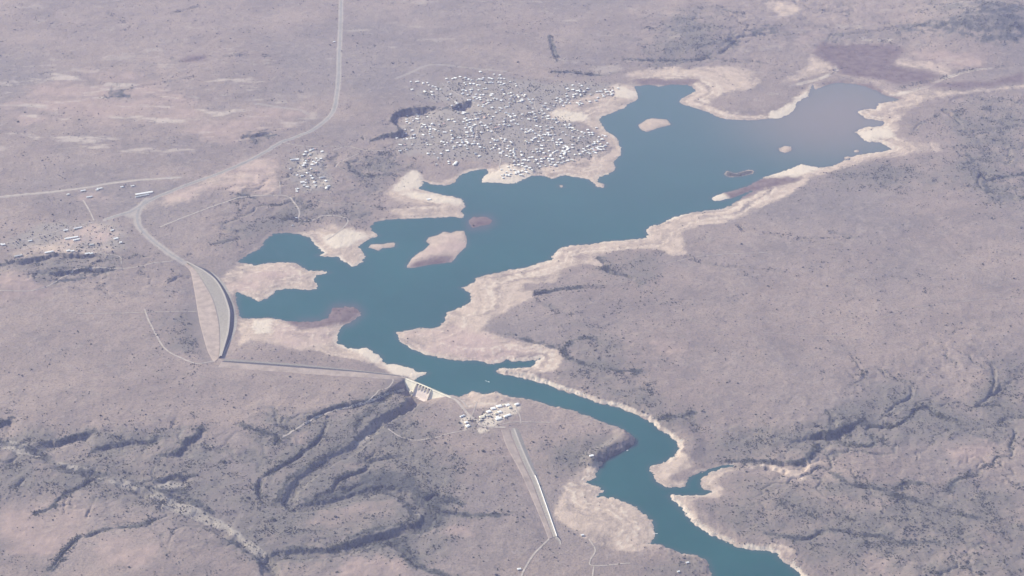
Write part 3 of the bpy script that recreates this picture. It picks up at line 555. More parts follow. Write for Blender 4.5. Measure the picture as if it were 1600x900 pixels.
COL = dict(soil_a=(0.236, 0.185, 0.161), soil_b=(0.328, 0.253, 0.214), sand=(0.53, 0.415, 0.335), pale=(0.64, 0.545, 0.445), pink=(0.40, 0.295, 0.255),
           mud=(0.128, 0.086, 0.083), scrub=(0.122, 0.116, 0.104), track=(0.40, 0.35, 0.31), gravel=(0.33, 0.29, 0.25), town=(0.29, 0.255, 0.225), grey=(0.26, 0.235, 0.21), streak=(0.50, 0.42, 0.36))
def ground_material():
    m, t, b = mat("dry_veld_ground"); p = position(t)
    A = t.nodes.new("ShaderNodeAttribute"); A.attribute_name = "cover_a"
    B = t.nodes.new("ShaderNodeAttribute"); B.attribute_name = "cover_b"
    Cc = t.nodes.new("ShaderNodeAttribute"); Cc.attribute_name = "cover_c"
    def sep(n):
        s = t.nodes.new("ShaderNodeSeparateColor"); t.links.new(n.outputs["Color"], s.inputs[0]); return list(s.outputs) + [n.outputs["Alpha"]]
    a = sep(A); bb = sep(B); cc = sep(Cc)
    n1 = noise(t, p, 1 / 420, 6, 0.62); n2 = noise(t, p, 1 / 45, 5, 0.65); n3 = noise(t, p, 1 / 9, 3, 0.7)
    c = mixc(t, ramp(t, n1, 0.40, 0.60), COL['soil_a'], COL['soil_b'])
    n0 = noise(t, p, 1 / 1500, 4, 0.6)
    c = mixc(t, math_(t, 'MULTIPLY', ramp(t, n0, 0.46, 0.62), 0.55), c, (0.200, 0.178, 0.172))
    c = mixc(t, math_(t, 'MULTIPLY', ramp(t, n0, 0.50, 0.36), 0.45), c, (0.335, 0.262, 0.228))
    n4 = noise(t, p, 1 / 130, 5, 0.7)
    c = mixc(t, math_(t, 'MULTIPLY', ramp(t, n4, 0.50, 0.66), 0.5), c, (0.185, 0.158, 0.145))
    c = mixc(t, math_(t, 'MULTIPLY', ramp(t, n2, 0.52, 0.68), 0.5), c, (0.37, 0.305, 0.265))
    c = mixc(t, math_(t, 'MULTIPLY', ramp(t, n3, 0.48, 0.62), 0.48), c, (0.125, 0.110, 0.102))
    def lay(c, f, col, soft=0.35, amt=1.0):
        e = math_(t, 'ADD', f, math_(t, 'MULTIPLY', math_(t, 'SUBTRACT', n2, 0.5), soft))
        e = math_(t, 'MULTIPLY', ramp(t, e, 0.12, 0.85), amt)
        return mixc(t, e, c, col)
    pk = mixc(t, ramp(t, n2, 0.35, 0.65), tuple(x * 0.85 for x in COL['pink']), COL['pink'])
    c = lay(c, bb[0], pk, 0.7, 0.85)
    c = lay(c, cc[2], COL['streak'], 0.6, 0.75)
    c = lay(c, cc[0], COL['town'], 0.7, 0.8)
    c = lay(c, cc[1], COL['grey'], 0.3)
    c = lay(c, a[2], mixc(t, ramp(t, n3, 0.4, 0.62), COL['scrub'], (0.20, 0.18, 0.15)), 0.9, 0.85)
    sn = mixc(t, ramp(t, n2, 0.36, 0.62), tuple(x * 0.80 for x in COL['sand']), COL['sand'])
    sn = mixc(t, math_(t, 'MULTIPLY', ramp(t, n3, 0.55, 0.7), 0.4), sn, (0.30, 0.25, 0.21))
    sn = mixc(t, bb[0], sn, (0.455, 0.335, 0.295))
    c = lay(c, a[0], sn, 0.55)
    c = lay(c, a[1], COL['pale'], 0.6, 0.9)
    c = lay(c, bb[1], COL['gravel'], 0.5, 0.9)
    c = lay(c, bb[2], mixc(t, ramp(t, n2, 0.35, 0.65), COL['mud'], (0.200, 0.152, 0.142)), 0.75)
    c = lay(c, a[3], COL['track'], 0.25, 0.9)
    c = lay(c, cc[3], mixc(t, ramp(t, n3, 0.38, 0.66), (0.046, 0.052, 0.050), (0.098, 0.096, 0.090)), 0.9, 0.9)  # dark layer: vegetation plus shade painted along gorge walls and cliffs
    t.links.new(c, b.inputs["Base Color"])
    bp = t.nodes.new("ShaderNodeBump"); bp.inputs["Strength"].default_value = 0.8; bp.inputs["Distance"].default_value = 2.6
    hh = math_(t, 'ADD', n3, math_(t, 'MULTIPLY', n2, 2.0))
    t.links.new(hh, bp.inputs["Height"]); t.links.new(bp.outputs[0], b.inputs["Normal"])
    return m
M_GROUND = ground_material()
def water_material():
    m, t, b = mat("lake_water"); p = position(t)
    A = t.nodes.new("ShaderNodeAttribute"); A.attribute_name = "turbid"
    s = t.nodes.new("ShaderNodeSeparateColor"); t.links.new(A.outputs["Color"], s.inputs[0])
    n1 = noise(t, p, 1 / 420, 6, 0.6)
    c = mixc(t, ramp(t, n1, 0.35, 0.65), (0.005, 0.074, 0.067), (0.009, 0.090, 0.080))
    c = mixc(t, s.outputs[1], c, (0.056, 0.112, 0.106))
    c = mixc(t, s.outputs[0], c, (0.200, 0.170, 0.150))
    c = mixc(t, s.outputs[2], c, (0.085, 0.085, 0.090))
    t.links.new(c, b.inputs["Base Color"]); b.inputs["Roughness"].default_value = 0.22
    b.inputs["Specular IOR Level"].default_value = 0.25
    bp = t.nodes.new("ShaderNodeBump"); bp.inputs["Strength"].default_value = 0.25; bp.inputs["Distance"].default_value = 0.6
    t.links.new(noise(t, p, 1 / 7, 3), bp.inputs["Height"]); t.links.new(bp.outputs[0], b.inputs["Normal"])
    return m
M_WATER = water_material()
M_TAR = simple("worn_tar", (0.30, 0.28, 0.26), 0.12, 0.05)
M_DIRT = simple("pale_dirt_track", (0.43, 0.37, 0.32), 0.2, 0.06)
M_CONC = simple("weathered_concrete", (0.78, 0.71, 0.57), 0.10, 0.07)
M_CHUTE = simple("pinkish_chute_concrete", (0.76, 0.64, 0.57), 0.08, 0.05)
M_STEEL = simple("dark_gate_steel", (0.06, 0.06, 0.065), 0.2, 0.3, 0.5)
M_RIP = simple("shade_toned_riprap", (0.075, 0.072, 0.078), 0.35, 0.12)  # rock tone deepened, shade of the lake-side slope put into the colour
M_ROCKFILL = simple("grey_rockfill", (0.255, 0.232, 0.205), 0.16, 0.12)
M_TAN = simple("tan_earthfill", (0.40, 0.318, 0.268), 0.22, 0.03)
M_TAN2 = simple("dusty_earthfill", (0.335, 0.270, 0.232), 0.22, 0.03)
M_CREST = simple("pale_crest_gravel", (0.42, 0.375, 0.33), 0.12, 0.08)
M_APRON = simple("pale_rock_apron", (0.34, 0.31, 0.275), 0.22, 0.09)
M_ROOFW = simple("white_roof", (0.93, 0.91, 0.88), 0.05, 0.2, 0.55)
M_ROOFG = simple("pale_grey_roof", (0.58, 0.57, 0.55), 0.08, 0.2, 0.5)
M_ROOFC = simple("cream_roof", (0.72, 0.65, 0.52), 0.08, 0.2, 0.6)
M_ROOFR = simple("faded_red_roof", (0.50, 0.34, 0.29), 0.1, 0.2, 0.7)
M_WALL = simple("plaster_wall", (0.55, 0.49, 0.41), 0.12, 0.3)
M_SHADE = simple("dark_doorway", (0.07, 0.06, 0.055), 0.2, 0.5)
M_LEAF = simple("thorn_scrub_leaves", (0.078, 0.078, 0.060), 0.40, 0.03)
M_LEAFD = simple("dark_tree_leaves", (0.052, 0.060, 0.046), 0.35, 0.05)
M_BARK = simple("grey_bark", (0.14, 0.11, 0.09), 0.2, 0.5)
M_BOAT = simple("white_boat_hull", (0.8, 0.8, 0.78), 0.04, 0.5, 0.4)
M_FOAM = simple("white_foam", (0.55, 0.62, 0.62), 0.2, 0.2, 0.7)
M_PALEROCK = simple("bleached_rock", (0.60, 0.55, 0.47), 0.18, 0.12)

# ------------------------------------------------------------------ mesh helpers
def mesh_from(name, verts, faces_flat, nper, m=None, smooth=False):
    me = bpy.data.meshes.new(name)
    verts = np.asarray(verts, np.float32); f = np.asarray(faces_flat, np.int32).reshape(-1)
    me.vertices.add(len(verts)); me.vertices.foreach_set("co", verts.ravel())
    me.loops.add(len(f)); me.loops.foreach_set("vertex_index", f)
    nf = len(f) // nper
    me.polygons.add(nf); me.polygons.foreach_set("loop_start", np.arange(nf, dtype=np.int32) * nper)
    me.polygons.foreach_set("use_smooth", np.full(nf, smooth))
    me.update(calc_edges=True); me.validate()
    if m: me.materials.append(m)
    return me
def link(name, me, parent=None):
    o = bpy.data.objects.new(name, me); C.objects.link(o)
    if parent: o.parent = parent
    return o
def tag(o, label=None, cat=None, group=None, kind=None):
    if label: o["label"] = label
    if cat: o["category"] = cat
    if group: o["group"] = group
    if kind: o["kind"] = kind
    return o
def root(name, loc, label, cat, group=None, rz=0.0):
    o = bpy.data.objects.new(name, None); o.empty_display_size = 5; C.objects.link(o)
    o.location = loc; o.rotation_euler = (0, 0, rz)
    return tag(o, label, cat, group)
class MB:
    """collects quads and triangles with a material index"""
    def __init__(s): s.v = []; s.f = []; s.mi = []
    def add(s, vs, fs, mi=0):
        n = len(s.v); s.v += [tuple(map(float, q)) for q in vs]
        for f in fs: s.f.append(tuple(i + n for i in f)); s.mi.append(mi)
    def box(s, x0, x1, y0, y1, z0, z1, mi=0):
        s.add([(x0,y0,z0),(x1,y0,z0),(x1,y1,z0),(x0,y1,z0),(x0,y0,z1),(x1,y0,z1),(x1,y1,z1),(x0,y1,z1)],
              [(0,3,2,1),(4,5,6,7),(0,1,5,4),(1,2,6,5),(2,3,7,6),(3,0,4,7)], mi)
    def prism(s, prof, fr, x0, x1, mi=0):
        """profile of (a, z) pairs swept along; fr maps (along, across, z) to a point"""
        n = len(prof)
        vs = [fr(x0, a, z) for a, z in prof] + [fr(x1, a, z) for a, z in prof]
        fs = [(i, (i + 1) % n, n + (i + 1) % n, n + i) for i in range(n)] + [tuple(range(n))[::-1], tuple(range(n, 2 * n))]
        s.add(vs, fs, mi)
    def build(s, name, mats, parent=None, smooth=False, fix=True):
        me = bpy.data.meshes.new(name); me.from_pydata(s.v, [], s.f)
        for m in (mats if isinstance(mats, (list, tuple)) else [mats]): me.materials.append(m)
        me.polygons.foreach_set("material_index", s.mi)
        me.polygons.foreach_set("use_smooth", [smooth] * len(s.f))
        if fix:
            import bmesh
            bm = bmesh.new(); bm.from_mesh(me); bmesh.ops.recalc_face_normals(bm, faces=bm.faces); bm.to_mesh(me); bm.free()
        me.update()
        return link(name, me, parent)

# ------------------------------------------------------------------ ground, islands, lake
verts = np.stack([Xg, np.repeat(YR[:, None], NX, 1), HT], 2).reshape(-1, 3)
idx = np.arange(NY * NX).reshape(NY, NX)
quads = np.stack([idx[:-1, :-1], idx[:-1, 1:], idx[1:, 1:], idx[1:, :-1]], 2).reshape(-1, 4)
def rgba(*ch): return np.stack([np.clip(c, 0, 1) for c in ch], 2).reshape(-1, 4).astype(np.float32)
one = np.ones_like(HT)
cov = dict(cover_a=rgba(sand, pale, scrub, track), cover_b=rgba(pink, gravel, mud, one), cover_c=rgba(town, greyrock, np.clip(streak + white, 0, 1), np.clip(trees_and_shade + 1.3 * riverbed_dark + 0.9 * shade_veg + isl_dark, 0, 1)))
isl_id = np.zeros(len(quads), int)
for k, P in enumerate(islW):
    M = (blur(inside([P]), 1, 1) > 0.02) | (seg_dist([P], 22, closed=True) < 18)
    M = M & (sd > -14)
    mf = (M[:-1, :-1] & M[:-1, 1:] & M[1:, 1:] & M[1:, :-1]).reshape(-1)
    isl_id[mf & (isl_id == 0)] = k + 1
def ground_piece(name, sel):
    q = quads[sel]
    used, inv = np.unique(q.ravel(), return_inverse=True)
    me = mesh_from(name, verts[used], inv, 4, M_GROUND, smooth=True)
    for k, v_ in cov.items():
        a = me.attributes.new(k, 'FLOAT_COLOR', 'POINT'); a.data.foreach_set("color", v_[used].ravel())
    return link(name, me)
tag(ground_piece("ground", isl_id == 0), kind="structure")
isl_names = ["pink gravel island with a dark muddy southern edge", "low dark mud shoal off the pale headland", "thin pale islet beside the cream peninsula", "rounded stony island in the upper lake",
             "small oval pale islet near the far shore", "narrow dark island with a pale rim", "tiny round islet touching the far shore", "tiny pale islet off the sandy delta", "single pale rock off the town shore"]
for k in range(len(ISL)):
    if (isl_id == k + 1).sum() > 0:
        o = ground_piece("island", isl_id == k + 1); tag(o, kind="structure"); o["label"] = isl_names[k]

dn_zone = (down > 3) & (along > -90) & (along < DAM_L + 60) & (down < 700)
wm = (sd < 45) & ~dn_zone
wm &= Yg > 3000
wsel = (wm[:-1, :-1] & wm[:-1, 1:] & wm[1:, 1:] & wm[1:, :-1])
wq = quads[wsel.reshape(-1)]
used, inv = np.unique(wq.ravel(), return_inverse=True)
wv = verts[used].copy(); wv[:, 2] = 0.0
wme = mesh_from("lake", wv, inv, 4, M_WATER, smooth=True)
lake_o = link("lake", wme); tag(lake_o, kind="structure")
turb_far = blur(inside([w0([(1130,190),(1260,115),(1430,115),(1430,215),(1330,250),(1230,235)])]), 40, 24)
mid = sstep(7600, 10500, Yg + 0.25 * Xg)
shal = blur(inside([w0([(500,500),(520,474),(560,474),(572,490),(550,510),(520,512)]), w0([(728,362),(728,345),(740,335),(768,336),(776,348),(765,358)]), w0([(460,498),(510,496),(520,508),(470,506)])]), 4, 3) * 0.8
shal = np.maximum(shal, 0.35 * sstep(-28, 0, sd))
ta = wme.attributes.new("turbid", 'FLOAT_COLOR', 'POINT')
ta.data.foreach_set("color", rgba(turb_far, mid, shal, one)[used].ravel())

# ------------------------------------------------------------------ roads and tracks draped on the ground
def Hs(x, y): return bilin(HT, x, y)
def drape(name, pl, width, m, lift=0.5, label=None, nc=4, zone_=None):
    P = dense(G2(pl), 8)
    L = np.concatenate([[0], np.cumsum(np.hypot(*np.diff(P, axis=0).T))])
    n = max(4, int(L[-1] / 7)); s = np.linspace(0, L[-1], n)
    P = np.stack([np.interp(s, L, P[:, 0]), np.interp(s, L, P[:, 1])], 1)
    T = np.gradient(P, axis=0); T /= np.linalg.norm(T, axis=1)[:, None] + 1e-9
    N = np.stack([-T[:, 1], T[:, 0]], 1)
    wv_ = width * (1 + 0.12 * fbm(P[:, 0], P[:, 1], 60, 2, 5))
    rows = []
    for a in np.linspace(-0.5, 0.5, nc + 1):
        q = P + N * (wv_ * a)[:, None]
        rows.append(np.stack([q[:, 0], q[:, 1], Hs(q[:, 0], q[:, 1]) + lift], 1))
    V = np.stack(rows, 1).reshape(-1, 3)
    I = np.arange(n * (nc + 1)).reshape(n, nc + 1)
    F = np.stack([I[:-1, :-1], I[1:, :-1], I[1:, 1:], I[:-1, 1:]], 2).reshape(-1, 4)
    me = mesh_from(name, V, F[:, ::-1], 4, m, smooth=True)
    o = link(name, me); tag(o, kind="structure")
    if label: o["label"] = label
    return o
def G2(P):
    P = np.array(P, float); z = np.full(len(P), 6.0)
    for _ in range(14):
        x, y = ray_point(P[:, 0], P[:, 1], z)
        z = 0.6 * z + 0.4 * bilin(HT, x, y)
    return np.stack([x, y], 1)
def G3(px, py):
    q = G2([(px, py)])[0]
    return np.array([q[0], q[1], float(Hs(q[0], q[1]))])
drape("tar_road", [(534,-60),(532,40),(530,80),(529,120),(526,150),(522,170),(514,183),(500,195),(485,205),(460,215),(440,222),(415,237),(380,255),(340,272),(300,286),(270,298),(240,310),(210,328),(190,335),(165,343)], 13, M_TAR)
drape("tar_road", [(228,313),(218,325),(214,340),(218,355),(232,370),(250,385),(268,398),(285,408)], 10, M_TAR)
drape("gravel_road", [(-60,312),(60,302),(130,294),(180,286),(240,280),(275,278)], 12, M_DIRT)
for pl, w in (
 ([(250,355),(300,335),(345,318),(380,308),(430,305),(450,308),(462,320),(468,332),(466,342)], 8),
 ([(466,342),(480,345),(492,343),(505,337),(530,338),(543,343),(540,352),(525,365),(510,375)], 6),
 ([(226,483),(232,500),(245,525),(258,545),(280,558),(308,568),(335,564)], 7),
 ([(-30,457),(60,452),(120,420),(200,419),(240,411),(270,408)], 6),
 ([(120,490),(230,488),(308,487)], 4),
 ([(130,313),(140,330),(147,345)], 7), ([(147,347),(100,358),(40,375),(-30,385)], 6),
 ([(632,609),(600,620),(575,628),(560,633),(530,640),(500,650),(480,660),(455,675),(440,684),(432,696)], 9),
 ([(575,628),(588,615),(592,610),(606,606),(614,596),(612,588)], 5),
 ([(606,670),(625,682),(650,688),(680,684),(700,678),(730,672)], 5),
 ([(697,619),(712,625),(722,636),(732,648),(745,657),(755,666),(790,668)], 11), ([(697,618),(712,621),(722,627),(730,636)], 7), ([(745,628),(741,640),(738,648)], 4),
 ([(858,842),(845,855),(835,865),(822,885),(815,900),(808,930)], 7),
 ([(1300,526),(1360,505),(1420,482),(1500,472),(1600,463),(1660,455)], 2.2), ([(1190,519),(1250,524),(1320,525)], 2.2),
 ([(920,842),(930,860),(922,876),(928,884),(985,880)], 5), ([(928,885),(926,900),(926,930)], 5),
 ([(437,283),(438,303)], 5), ([(484,270),(486,285),(486,298)], 5), ([(490,312),(520,318),(570,315)], 4), ([(440,222),(470,228),(500,229),(540,229),(580,236),(625,232)], 5),
 ([(520,235),(530,232),(535,230)], 5), ([(560,240),(545,247),(525,260),(540,266)], 4), ([(150,395),(185,400),(190,412)], 4),
 ([(1040,412),(1100,400),(1200,395)], 3), ([(640,232),(720,222),(800,215),(870,205)], 5), ([(700,150),(740,180),(780,215),(800,250)], 5), ([(840,175),(835,160),(845,150)], 4), ([(820,200),(822,240),(815,262)], 4), ([(860,190),(865,220),(870,245)], 5), ([(700,200),(760,193),(820,188)], 5), ([(740,230),(745,200),(742,180)], 5), ([(780,262),(785,230),(780,190)], 5), ([(830,235),(880,228),(930,222)], 5), ([(650,215),(655,200),(660,185)], 4), ([(690,130),(720,150),(760,165),(830,175)], 5), ([(870,165),(910,160),(950,150)], 5), ([(812,238),(834,238)], 6),
 ([(770,668),(800,660),(860,660)], 4), ([(806,636),(812,650),(814,662)], 4)):
    drape("dirt_track", pl, w, M_DIRT, 0.8)

# ------------------------------------------------------------------ embankment dams
def line_z(pl, z, n):
    P = np.array(pl, float); x, y = ray_point(P[:, 0], P[:, 1], z)
    Q = dense(np.stack([x, y], 1), 8)
    L = np.concatenate([[0], np.cumsum(np.hypot(*np.diff(Q, axis=0).T))]); s = np.linspace(0, L[-1], n)
    return np.stack([np.interp(s, L, Q[:, 0]), np.interp(s, L, Q[:, 1])], 1)
def strip(name, A, B, m, parent, rows=5, rough=0.0):
    """surface between two 3-D lines of equal length"""
    n = len(A); V = []
    for k in range(rows + 1):
        t_ = k / rows
        Pk = A * (1 - t_) + B * t_
        if rough and 0 < k < rows: Pk = Pk + np.stack([0 * Pk[:, 0], 0 * Pk[:, 0], rough * fbm(Pk[:, 0], Pk[:, 1], 9, 2, 7 + k)], 1)
        V.append(Pk)
    V = np.stack(V, 1).reshape(-1, 3); I = np.arange(n * (rows + 1)).reshape(n, rows + 1)
    F = np.stack([I[:-1, :-1], I[1:, :-1], I[1:, 1:], I[:-1, 1:]], 2).reshape(-1, 4)
    a = V[F[0, 1]] - V[F[0, 0]]; b = V[F[0, 3]] - V[F[0, 0]]
    if np.cross(a, b)[2] < 0: F = F[:, ::-1]
    me = mesh_from(name, V, F, 4, m, smooth=False)
    o = link(name, me, parent)
    return o
def ground_line(pl, n, sink=-1.0):
    P = dense(G2(pl), 8)
    L = np.concatenate([[0], np.cumsum(np.hypot(*np.diff(P, axis=0).T))]); s = np.linspace(0, L[-1], n)
    P = np.stack([np.interp(s, L, P[:, 0]), np.interp(s, L, P[:, 1])], 1)
    return np.column_stack([P, Hs(P[:, 0], P[:, 1]) + sink])
def embankment(name, label, crest, zc, w, up, dn, berm, mats, rail=None):
    n = 70
    c = line_z(crest, zc, n)
    T = np.gradient(c, axis=0); T /= np.linalg.norm(T, axis=1)[:, None]
    N = np.stack([-T[:, 1], T[:, 0]], 1)                      # left of the travel direction
    u = ground_line(up[0], n); dl = ground_line(dn, n)
    if np.dot(u[n // 2, :2] - c[n // 2], N[n // 2]) < 0: N = -N  # N points upstream
    r = root(name, (c[n // 2][0], c[n // 2][1], 0), label, "embankment dam", "embankment dams along the lake")
    off = np.array([c[n // 2][0], c[n // 2][1], 0.0])
    def P3(q, z): return np.column_stack([q, np.full(n, z)]) if np.isscalar(z) else np.column_stack([q, z])
    ce_u = P3(c + N * w / 2, zc); ce_d = P3(c - N * w / 2, zc)
    taper = sstep(0, 0.06, np.linspace(0, 1, n)) * sstep(1, 0.94, np.linspace(0, 1, n))
    strip("crest_road", ce_u - off, ce_d - off, mats['crest'], r, 2)
    if len(up) > 1:                                            # a steep upper face, then a flatter apron
        b_ = ground_line(up[1], n, 0.0); b_[:, 2] = np.maximum(b_[:, 2] + 1.0, 1.8)
        strip("upstream_face", ce_u - off, b_ - off, mats['up'], r, 6, 0.5)
        strip("rock_apron", b_ - off, u - off, mats['apron'], r, 4, 0.4)
    else:
        strip("upstream_face", ce_u - off, u - off, mats['up'], r, 6, 0.5)
    strip("downstream_face", ce_d - off, dl - off, mats['dn'], r, 7, 0.5)
    if berm is not None:
        bl = ground_line(berm, n, 1.0); d2 = dl.copy(); d2[:, 2] += 2.0
        b2 = bl.copy(); b2[:, 2] = Hs(b2[:, 0], b2[:, 1]) - 0.8
        strip("toe_berm", d2 - off, bl - off, mats['berm'], r, 5, 0.3)
        strip("berm_slope", bl - off, b2 - off + np.column_stack([-N * 4, np.zeros(n)]), mats['berm'], r, 1)
    if rail is not None:
        a0, a1, hh, m = rail
        q = slice(int(a0 * n), int(a1 * n)); cc_ = c[q]; NN = N[q]
        mb = MB()
        for k in range(len(cc_) - 1):
            p0, p1 = cc_[k] + NN[k] * (w / 2 + 0.2), cc_[k + 1] + NN[k + 1] * (w / 2 + 0.2)
            e0, e1 = cc_[k] + NN[k] * (w / 2 - 1.6), cc_[k + 1] + NN[k + 1] * (w / 2 - 1.6)
            z0, z1 = zc - 1, zc + hh
            vs = [(*p0, z0), (*p1, z0), (*e1, z0), (*e0, z0), (*p0, z1), (*p1, z1), (*e1, z1), (*e0, z1)]
            vs = [tuple(np.array(v_) - off) for v_ in vs]
            mb.add(vs, [(4, 5, 6, 7), (0, 1, 5, 4), (2, 3, 7, 6)])
        mb.build("parapet_wall", m, r)
    return r
mats1 = dict(crest=M_CREST, up=M_RIP, apron=M_APRON, dn=M_ROCKFILL, berm=M_TAN)
embankment("embankment_dam", "long curved rockfill embankment with dark lake side face, west of the lake",
           [(292,409),(306,416),(320,424),(336,437),(348,456),(355,475),(358,490),(356,517),(351,536),(345,556)], 14, 8,
           [[(306,414),(330,424),(350,438),(366,462),(375,486),(375,500),(368,524),(356,545),(348,562)], [(304,414),(326,423),(344,441),(358,464),(365,483),(366,502),(363,522),(355,540),(346,560)]],
           [(293,412),(306,424),(319,444),(332,468),(339,492),(342,510),(343,528),(343,545),(341,560)],
           [(289,414),(298,424),(303,446),(308,475),(312,500),(317,520),(324,545),(329,556),(335,566)], mats1)
mats2 = dict(crest=M_TAN2, up=M_RIP, apron=M_ROCKFILL, dn=M_TAN, berm=M_TAN2)
embankment("embankment_dam", "low straight earth embankment leading to the concrete spillway dam",
           [(346,566),(400,570),(480,576),(560,582),(610,587),(634,590)], 11, 7,
           [[(352,558),(400,562),(480,568),(560,577),(610,583),(636,588)], [(350,564),(400,567),(480,573),(560,580),(610,585.5),(635,589.5)]],
           [(340,574),(400,579),(480,585),(560,590),(610,593),(632,595)], None, mats2)
mats3 = dict(crest=M_CREST, up=M_ROCKFILL, apron=M_ROCKFILL, dn=M_ROCKFILL, berm=M_TAN2)
embankment("embankment_dam", "straight saddle embankment with a white wall along its crest, below the lakeside camp",
           [(803,669),(813,695),(826,725),(838,750),(850,783),(860,812),(869,838)], 9, 6,
           [[(812,669),(822,695),(834,725),(845,750),(857,783),(866,812),(875,838)]],
           [(795,671),(805,697),(818,727),(830,752),(843,785),(854,814),(864,840)],
           [(784,672),(793,699),(810,730),(822,755),(836,788),(848,816),(858,842)], mats3, rail=(0.46, 1.0, 2.4, M_ROOFW))
embankment("embankment_dam", "short dark curved earth bank hooking off the saddle embankment's end",
           [(869,838),(874,843),(876,849),(873,856),(866,862),(858,868)], 9, 3,
           [[(873,837),(879,843),(880,850),(876,858),(869,865),(860,871)]], [(866,841),(869,844),(871,849),(869,854),(863,859),(855,865)], None, mats1)

# ------------------------------------------------------------------ concrete dam with gated spillway
ZC = 9.0
dam = root("concrete_dam", (dam_a[0], dam_a[1], 0), "cream concrete spillway dam with five dark gates between lake and gorge", "dam")
def F_(u_, a, z): return (dam_t[0] * u_ + dam_n[0] * a, dam_t[1] * u_ + dam_n[1] * a, z)
def px_along(px, py):
    q = np.array(ray_point(px, py, ZC)) - dam_a
    return float(np.dot(q, dam_t))
s0, s1 = px_along(651.5, 599.2), px_along(672.7, 608.9)
def wall_prof(base): return [(-4, base), (-4, ZC), (3, ZC), (3, ZC - 5), (26, -36), (26, base)]
mb = MB(); mb.prism([(-4, -45), (-4, ZC), (3, ZC), (3, ZC - 4), (27, -36), (27, -45)], F_, -22, s0 - 2.5); mb.build("dam_wall", M_CONC, dam)
mb = MB(); mb.prism([(-4, -45), (-4, ZC), (3, ZC), (3, ZC - 4), (27, -36), (27, -45)], F_, s1 + 2.5, DAM_L + 25); mb.build("dam_wall", M_CONC, dam)
mb = MB(); mb.prism([(-4, -45), (-4, -1.5), (0, 1.0), (5, 0.0), (9, -5), (26, -31), (30, -34.5), (36, -35.5), (36, -45)], F_, s0 + 0.01, s1 - 0.01); mb.build("spillway_chute", M_CHUTE, dam)
for a, b in ((s0 - 2.5, s0), (s1, s1 + 2.5)):
    mb = MB(); mb.prism([(-5, -45), (-5, ZC + 1), (4, ZC + 1), (9, ZC - 3), (32, -30), (38, -31), (38, -45)], F_, a, b); mb.build("training_wall", M_CONC, dam)
gw = (s1 - s0) / 5
for k in range(6):
    u_ = s0 + k * gw
    if 0 < k < 5:
        mb = MB(); mb.prism([(-6, -10), (-6, ZC + 0.5), (7, ZC + 0.5), (11, 2), (14, -12), (0, -12)], F_, u_ - 1.3, u_ + 1.3); mb.build("pier", M_CONC, dam)
for k in range(5):
    u0_, u1_ = s0 + k * gw + (1.32 if k else 0.02), s0 + (k + 1) * gw - (1.32 if k < 4 else 0.02)
    mb = MB(); mb.prism([(-2.5, -1.2), (-1.2, 3), (-1.5, 6.5), (-1.0, 6.5), (-0.6, 3), (-1.9, -1.2)], F_, u0_, u1_); g_ = mb.build("gate", M_STEEL, dam)
mb = MB(); mb.prism([(-3.8, ZC + 0.6), (-3.8, ZC + 1.4), (2.0, ZC + 1.4), (2.0, ZC + 0.6)], F_, s0 + 0.1, s1 - 0.1); mb.build("bridge_deck", M_CONC, dam)
mb = MB(); mb.prism([(-4.3, ZC + 1.41), (-4.3, ZC + 2.5), (-3.9, ZC + 2.5), (-3.9, ZC + 1.41)], F_, -10, DAM_L + 15); mb.build("parapet", M_CONC, dam)
# outlet house below the left wall
oh = root("outlet_house", (0, 0, 0), "small round concrete outlet house with a dark opening at the dam's foot", "outlet")
q = dam_a + dam_t * (s0 - 11) + dam_n * 26
oh.location = (q[0], q[1], -34)
mb = MB(); nn = 16
ring = [(7 * math.cos(2 * math.pi * k / nn), 7 * math.sin(2 * math.pi * k / nn)) for k in range(nn)]
mb.add([(x, y, 0) for x, y in ring] + [(x, y, 14) for x, y in ring], [(k, (k + 1) % nn, nn + (k + 1) % nn, nn + k) for k in range(nn)] + [tuple(range(nn, 2 * nn))])
mb.build("drum_wall", M_CONC, oh)
mb = MB(); ring2 = [(3.2 * math.cos(2 * math.pi * k / nn) + 1, 3.2 * math.sin(2 * math.pi * k / nn) - 1) for k in range(nn)]
mb.add([(x, y, 14.02) for x, y in ring2] + [(x, y, 14.6) for x, y in ring2], [(k, (k + 1) % nn, nn + (k + 1) % nn, nn + k) for k in range(nn)] + [tuple(range(nn, 2 * nn))])
mb.build("hatch", M_STEEL, oh)

